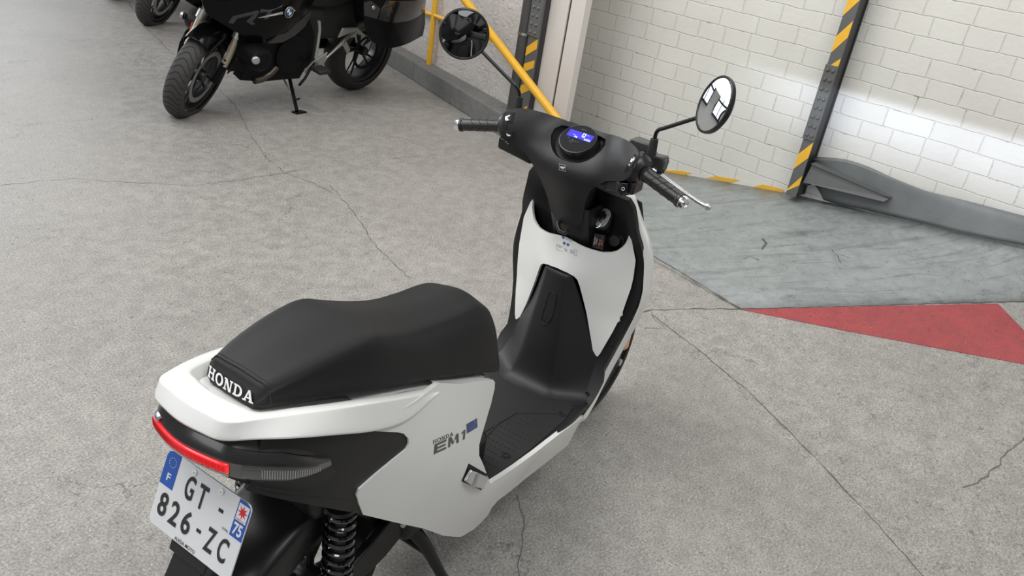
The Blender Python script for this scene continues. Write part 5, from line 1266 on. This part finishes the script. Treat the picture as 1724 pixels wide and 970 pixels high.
for s in (-1, 1):
    MB().tube([(1.245, s*.118, .72), (1.375, s*.118, .41)], .024, 16).build('fork_tube', FORK, mc_root)
    MB().tube([(1.282, s*.118, .625), (1.302, s*.118, .575)], .036, 16).build('fork_clamp', SIL, mc_root)
    MB().tube([(1.372, s*.115, .43), (1.41, s*.105, .30)], [.022, .024], 14).build('fork_slider', ENG, mc_root)
    MB().box((1.325, s*.15, .50), (.014, .006, .07)).build('orange_reflector', mat('orange_reflector', (.65, .10, .03), .3), mc_root, sm=False)
    MB().box((1.36, s*.118, .40), (.05, .02, .12)).build('brake_caliper', ENG, mc_root, bevel=.008)
for o in list(sc.objects):
    if o not in before and o.type == 'MESH': steer(o)
MB().prism([(1.10, .08, .45), (1.18, .08, .47), (1.22, .08, .70), (1.12, .08, .78)], (0, -.16, 0)).build('radiator_cowl', FAIR, mc_root, bevel=.02)
MB().prism([tuple(at(p, 1, -.22)) for p in [(326, 36), (311, 52), (301, 73), (297, 93), (300, 99), (297, 117), (304, 112), (312, 86), (322, 62), (333, 45)]], (0, .012, 0)).build('side_deflector', FAIR, mc_root, bevel=.004)
MB().tube([tuple(at(p, 1, -.232)) for p in [(318, 45), (309, 60), (303, 75), (300, 84)]], .004, 6).build('deflector_edge', GRYM, mc_root)
# rear wheel, swing arm, frame plates, pegs
rwb = empty('rear_wheel', (0, 0, 0), None, None); rwb.parent = mc_root
wheel(rwb, (0, 0, .315), .315, .18, .215, disc=1, dm=(.5, .6, ENG))
for s in (-1, 1):
    f_ = [L(p, .20) for p in [(538, 108), (560, 88), (578, 70), (596, 52), (606, 46), (600, 62), (582, 66), (590, 84), (586, 92), (578, 76), (568, 84), (552, 98), (544, 110)]]
    MB().prism([(p[0], s*p[1], p[2]) for p in f_], (0, -s*.015, 0)).build('frame_plate', SIL, mc_root, sm=False, bevel=.003)
    f_ = [L(p, .205) for p in [(578, 48), (604, 47), (612, 58), (606, 60), (600, 52), (584, 58), (570, 64)]]
    MB().prism([(p[0], s*p[1], p[2]) for p in f_], (0, -s*.015, 0)).build('frame_arm', SIL, mc_root, sm=False, bevel=.003)
    f_ = [L(p, .24) for p in [(512, 122), (528, 104), (552, 88), (548, 102), (542, 110), (530, 122), (536, 108), (524, 114), (516, 124)]]
    MB().prism([(p[0], s*p[1], p[2]) for p in f_], (0, -s*.012, 0)).build('peg_plate', SIL, mc_root, sm=False, bevel=.003)
    p = [L(q, .26) for q in [(537, 36), (538, 50), (536, 66), (534, 80), (531, 98)]]; MB().tube([(a_[0], s*a_[1], a_[2]) for a_ in p], .011, 10).build('foot_rail', SIL, mc_root)
    p = L((540, 118), .30); MB().box((p[0], s*(p[1]), p[2]), (.10, .09, .03)).build('footpeg', RUB, mc_root, bevel=.008)
    p = L((536, 108), .26); MB().tube([(p[0]+.02, s*.24, p[2]), (p[0]+.10, s*.26, p[2]-.09), (p[0]+.16, s*.28, p[2]-.12)], .009, 8).build('shift_lever', ENG, mc_root)
MB().tube([(.55, -.10, .36), (.25, -.11, .34), (.0, -.11, .315)], [.05, .05, .07], 16).build('swing_arm', ENG, mc_root)
# seat, tail, panniers
rows = []
for X, hw, z in [(1.0, .14, .86), (.8, .17, .84), (.55, .19, .83), (.35, .19, .90), (.1, .18, .94), (-.05, .14, .93)]:
    rows.append([(X, -hw, z-.10), (X, -hw*1.02, z-.03), (X, -hw*.7, z), (X, 0, z+.005), (X, hw*.7, z), (X, hw*1.02, z-.03), (X, hw, z-.10)])
skin('seat', rows, VINYL, mc_root, nu=24, nv=30, caps=True)
MB().box((1.15, 0, .98), (.45, .34, .22)).build('tank_cover', FAIR, mc_root, bevel=.08, seg=4)
MB().tube([(1.08, -.42, 1.12), (1.16, -.25, 1.12), (1.22, 0, 1.10), (1.16, .25, 1.12), (1.08, .42, 1.12)], .014, 10).build('handlebar', ENG, mc_root)
PS = bsurf([(.62, .33, .9), (.62, .36, .62), (.35, .45, .55), (.35, .46, .8), (.0, .44, .62), (.0, .45, .85), (-.14, .40, .8), (-.14, .40, .6), (.2, .46, .98)])
for s in (1, -1):
    pass
pn = panel('pannier', [(612, 2), (611, 22), (614, 45), (624, 68), (640, 79), (652, 82), (680, 76), (712, 60), (716, 40), (717, -10), (716, -40), (640, -50), (618, -30)], PS, FAIR, mc_root, thick=.17, bevel=.03, grid=.03, mirror=True, sgn=1, seg=5)
pc = panel('pannier_lid_panel', [(612, 4), (624, 1), (640, 14), (634, 32), (613, 26)], PS, GRYM, pn[0], thick=.006, bevel=.002, grid=.03, off=.004, sgn=1)
panel('pannier_gloss_band', [(641, 14), (650, 0), (716, -4), (715, 18), (690, 34), (660, 38), (636, 33)], PS, GLOSS, pn[0], thick=.006, bevel=.002, grid=.03, off=.004, sgn=1)
p = PS.hit((627, 12)); MB().lathe(tuple(p+np.array([0, .008, 0])), (0, 1, 0), [(0, 0), (.014, 0), (.012, .006), (0, .007)], 16).build('lock', SIL, pn[0])
CAM, RR = _CAM, _RR
# side stand, in world coordinates worked back into the leaning frame
inv = mc_root.matrix_world.inverted()
def w2l(p): return inv@Vector(p)
sa, sb_ = at((487, 130), 1, 3.20), at((500, 187), 2, .012)
MB().tube([w2l(sa), w2l(sb_)], .012, 10).tube([w2l(at((497, 168), 1, float(sb_[1])+.03)), w2l(at((504, 166), 1, float(sb_[1])-.02))], .006, 8).build('side_stand', ENG, mc_root)
MB().prism([w2l(np.array(sb_)+np.array(d)) for d in [(-.03, .02, -.011), (.05, .02, -.011), (.06, -.03, -.011), (-.03, -.03, -.011)]], inv.to_3x3()@Vector((0, 0, .008))).build('stand_foot', ENG, mc_root, sm=False)
MB().tube([w2l(at((478, 134), 1, 3.22)), w2l(at((489, 158), 1, 3.14))], .007, 8).build('stand_spring', SIL, mc_root)

def copy_tree(o, parent=None):
    c = o.copy(); sc.collection.objects.link(c)
    if parent: c.parent = parent; c.matrix_parent_inverse = o.matrix_parent_inverse.copy()
    for ch in o.children: copy_tree(ch, c)
    return c
for loc, rz, lab in [((5.02, 5.62, 0), 181, 'black motorcycle whose front wheel shows behind the nearest touring motorcycle'), ((5.40, 6.72, 0), 182, 'farthest black motorcycle, only a sliver of its front tyre showing at the top edge')]:
    c = copy_tree(mc_root); c.location = loc; c.rotation_euler = (bl, 0, math.radians(rz)); c['label'] = lab
# machines parked behind the photographer, seen in the left mirror
for loc, rz, lab in [((.05, -2.05, 0), 160, 'black motorcycle parked behind the viewpoint, seen in the left mirror, nearer the scooter'), ((-.25, -3.1, 0), 166, 'black motorcycle parked behind the viewpoint, seen in the left mirror, farther back')]:
    c = copy_tree(mc_root); c.location = loc; c.rotation_euler = (bl, 0, math.radians(rz)); c['label'] = lab

# ------------------------------------------------------------------ far side of the garage (seen in the mirrors and by its light)
FARW = mat('far_wall_white', (.62, .62, .60), .6); FARB = mat('far_beam_black', (.015, .015, .016), .5)
WIN = mat('window_daylight', (.3, .35, .4), .2, emis=(.75, .85, 1), es=1.6)
f_ = MB().box((1.0, 10.2, 1.1), (14, .2, 2.6)).build('wall_far', FARW, sm=False); tag(f_, 'white wall across the garage opposite the scooter', 'wall', kind='structure')
for i, x in enumerate((-.6, 2.0, 4.6)):
    w_ = MB().box((x, 10.06, 1.85), (1.7, .05, 1.3)).build('window_%d' % (i+1), FARB, sm=False); tag(w_, 'dark framed factory window in the far wall', 'window', kind='structure')
    for a_ in (-1, 0, 1):
        for b__ in (-.5, .5): MB().box((x+a_*.53, 10.02, 1.85+b__*.6), (.47, .03, .52)).build('window_pane', WIN, w_, sm=False)
bm_ = MB().box((1.0, 9.7, 3.0), (14, .4, .5)).build('trim_6', FARB, sm=False); tag(bm_, 'black steel beam along the far wall above the windows', 'beam', kind='structure')

# ------------------------------------------------------------------ the scooter's headlamp beam on the brick wall (sharp upper cut-off)
hl_ = bpy.data.lights.new('headlamp_beam', 'SPOT'); hl_.energy = 230; hl_.color = (.72, .80, 1.0); hl_.spot_size = math.radians(60); hl_.spot_blend = .9; hl_.shadow_soft_size = .02
ho = bpy.data.objects.new('headlamp_beam', hl_); link(ho); ho.location = (1.235, 0, .80); ho.parent = SC
ho.rotation_euler = (Vector((4.1, -.75, .66))-Vector((1.235, 0, .80))).to_track_quat('-Z', 'Y').to_euler()
hl_.use_nodes = True; nt = hl_.node_tree; em_ = nt.nodes['Emission']
geo = nt.nodes.new('ShaderNodeNewGeometry'); sp_ = nt.nodes.new('ShaderNodeSeparateXYZ'); nt.links.new(geo.outputs['Incoming'], sp_.inputs[0])
mr = nt.nodes.new('ShaderNodeMapRange'); mr.interpolation_type = 'SMOOTHSTEP'; nt.links.new(sp_.outputs[2], mr.inputs[0])
mr.inputs[1].default_value = -.006; mr.inputs[2].default_value = .014; mr.inputs[3].default_value = 1; mr.inputs[4].default_value = 0
m2 = nt.nodes.new('ShaderNodeMapRange'); m2.interpolation_type = 'SMOOTHSTEP'; nt.links.new(sp_.outputs[2], m2.inputs[0])
m2.inputs[1].default_value = -.15; m2.inputs[2].default_value = -.02; m2.inputs[3].default_value = .06; m2.inputs[4].default_value = 1
mm_ = nt.nodes.new('ShaderNodeMath'); mm_.operation = 'MULTIPLY'; nt.links.new(mr.outputs[0], mm_.inputs[0]); nt.links.new(m2.outputs[0], mm_.inputs[1])
nt.links.new(mm_.outputs[0], em_.inputs['Strength'])
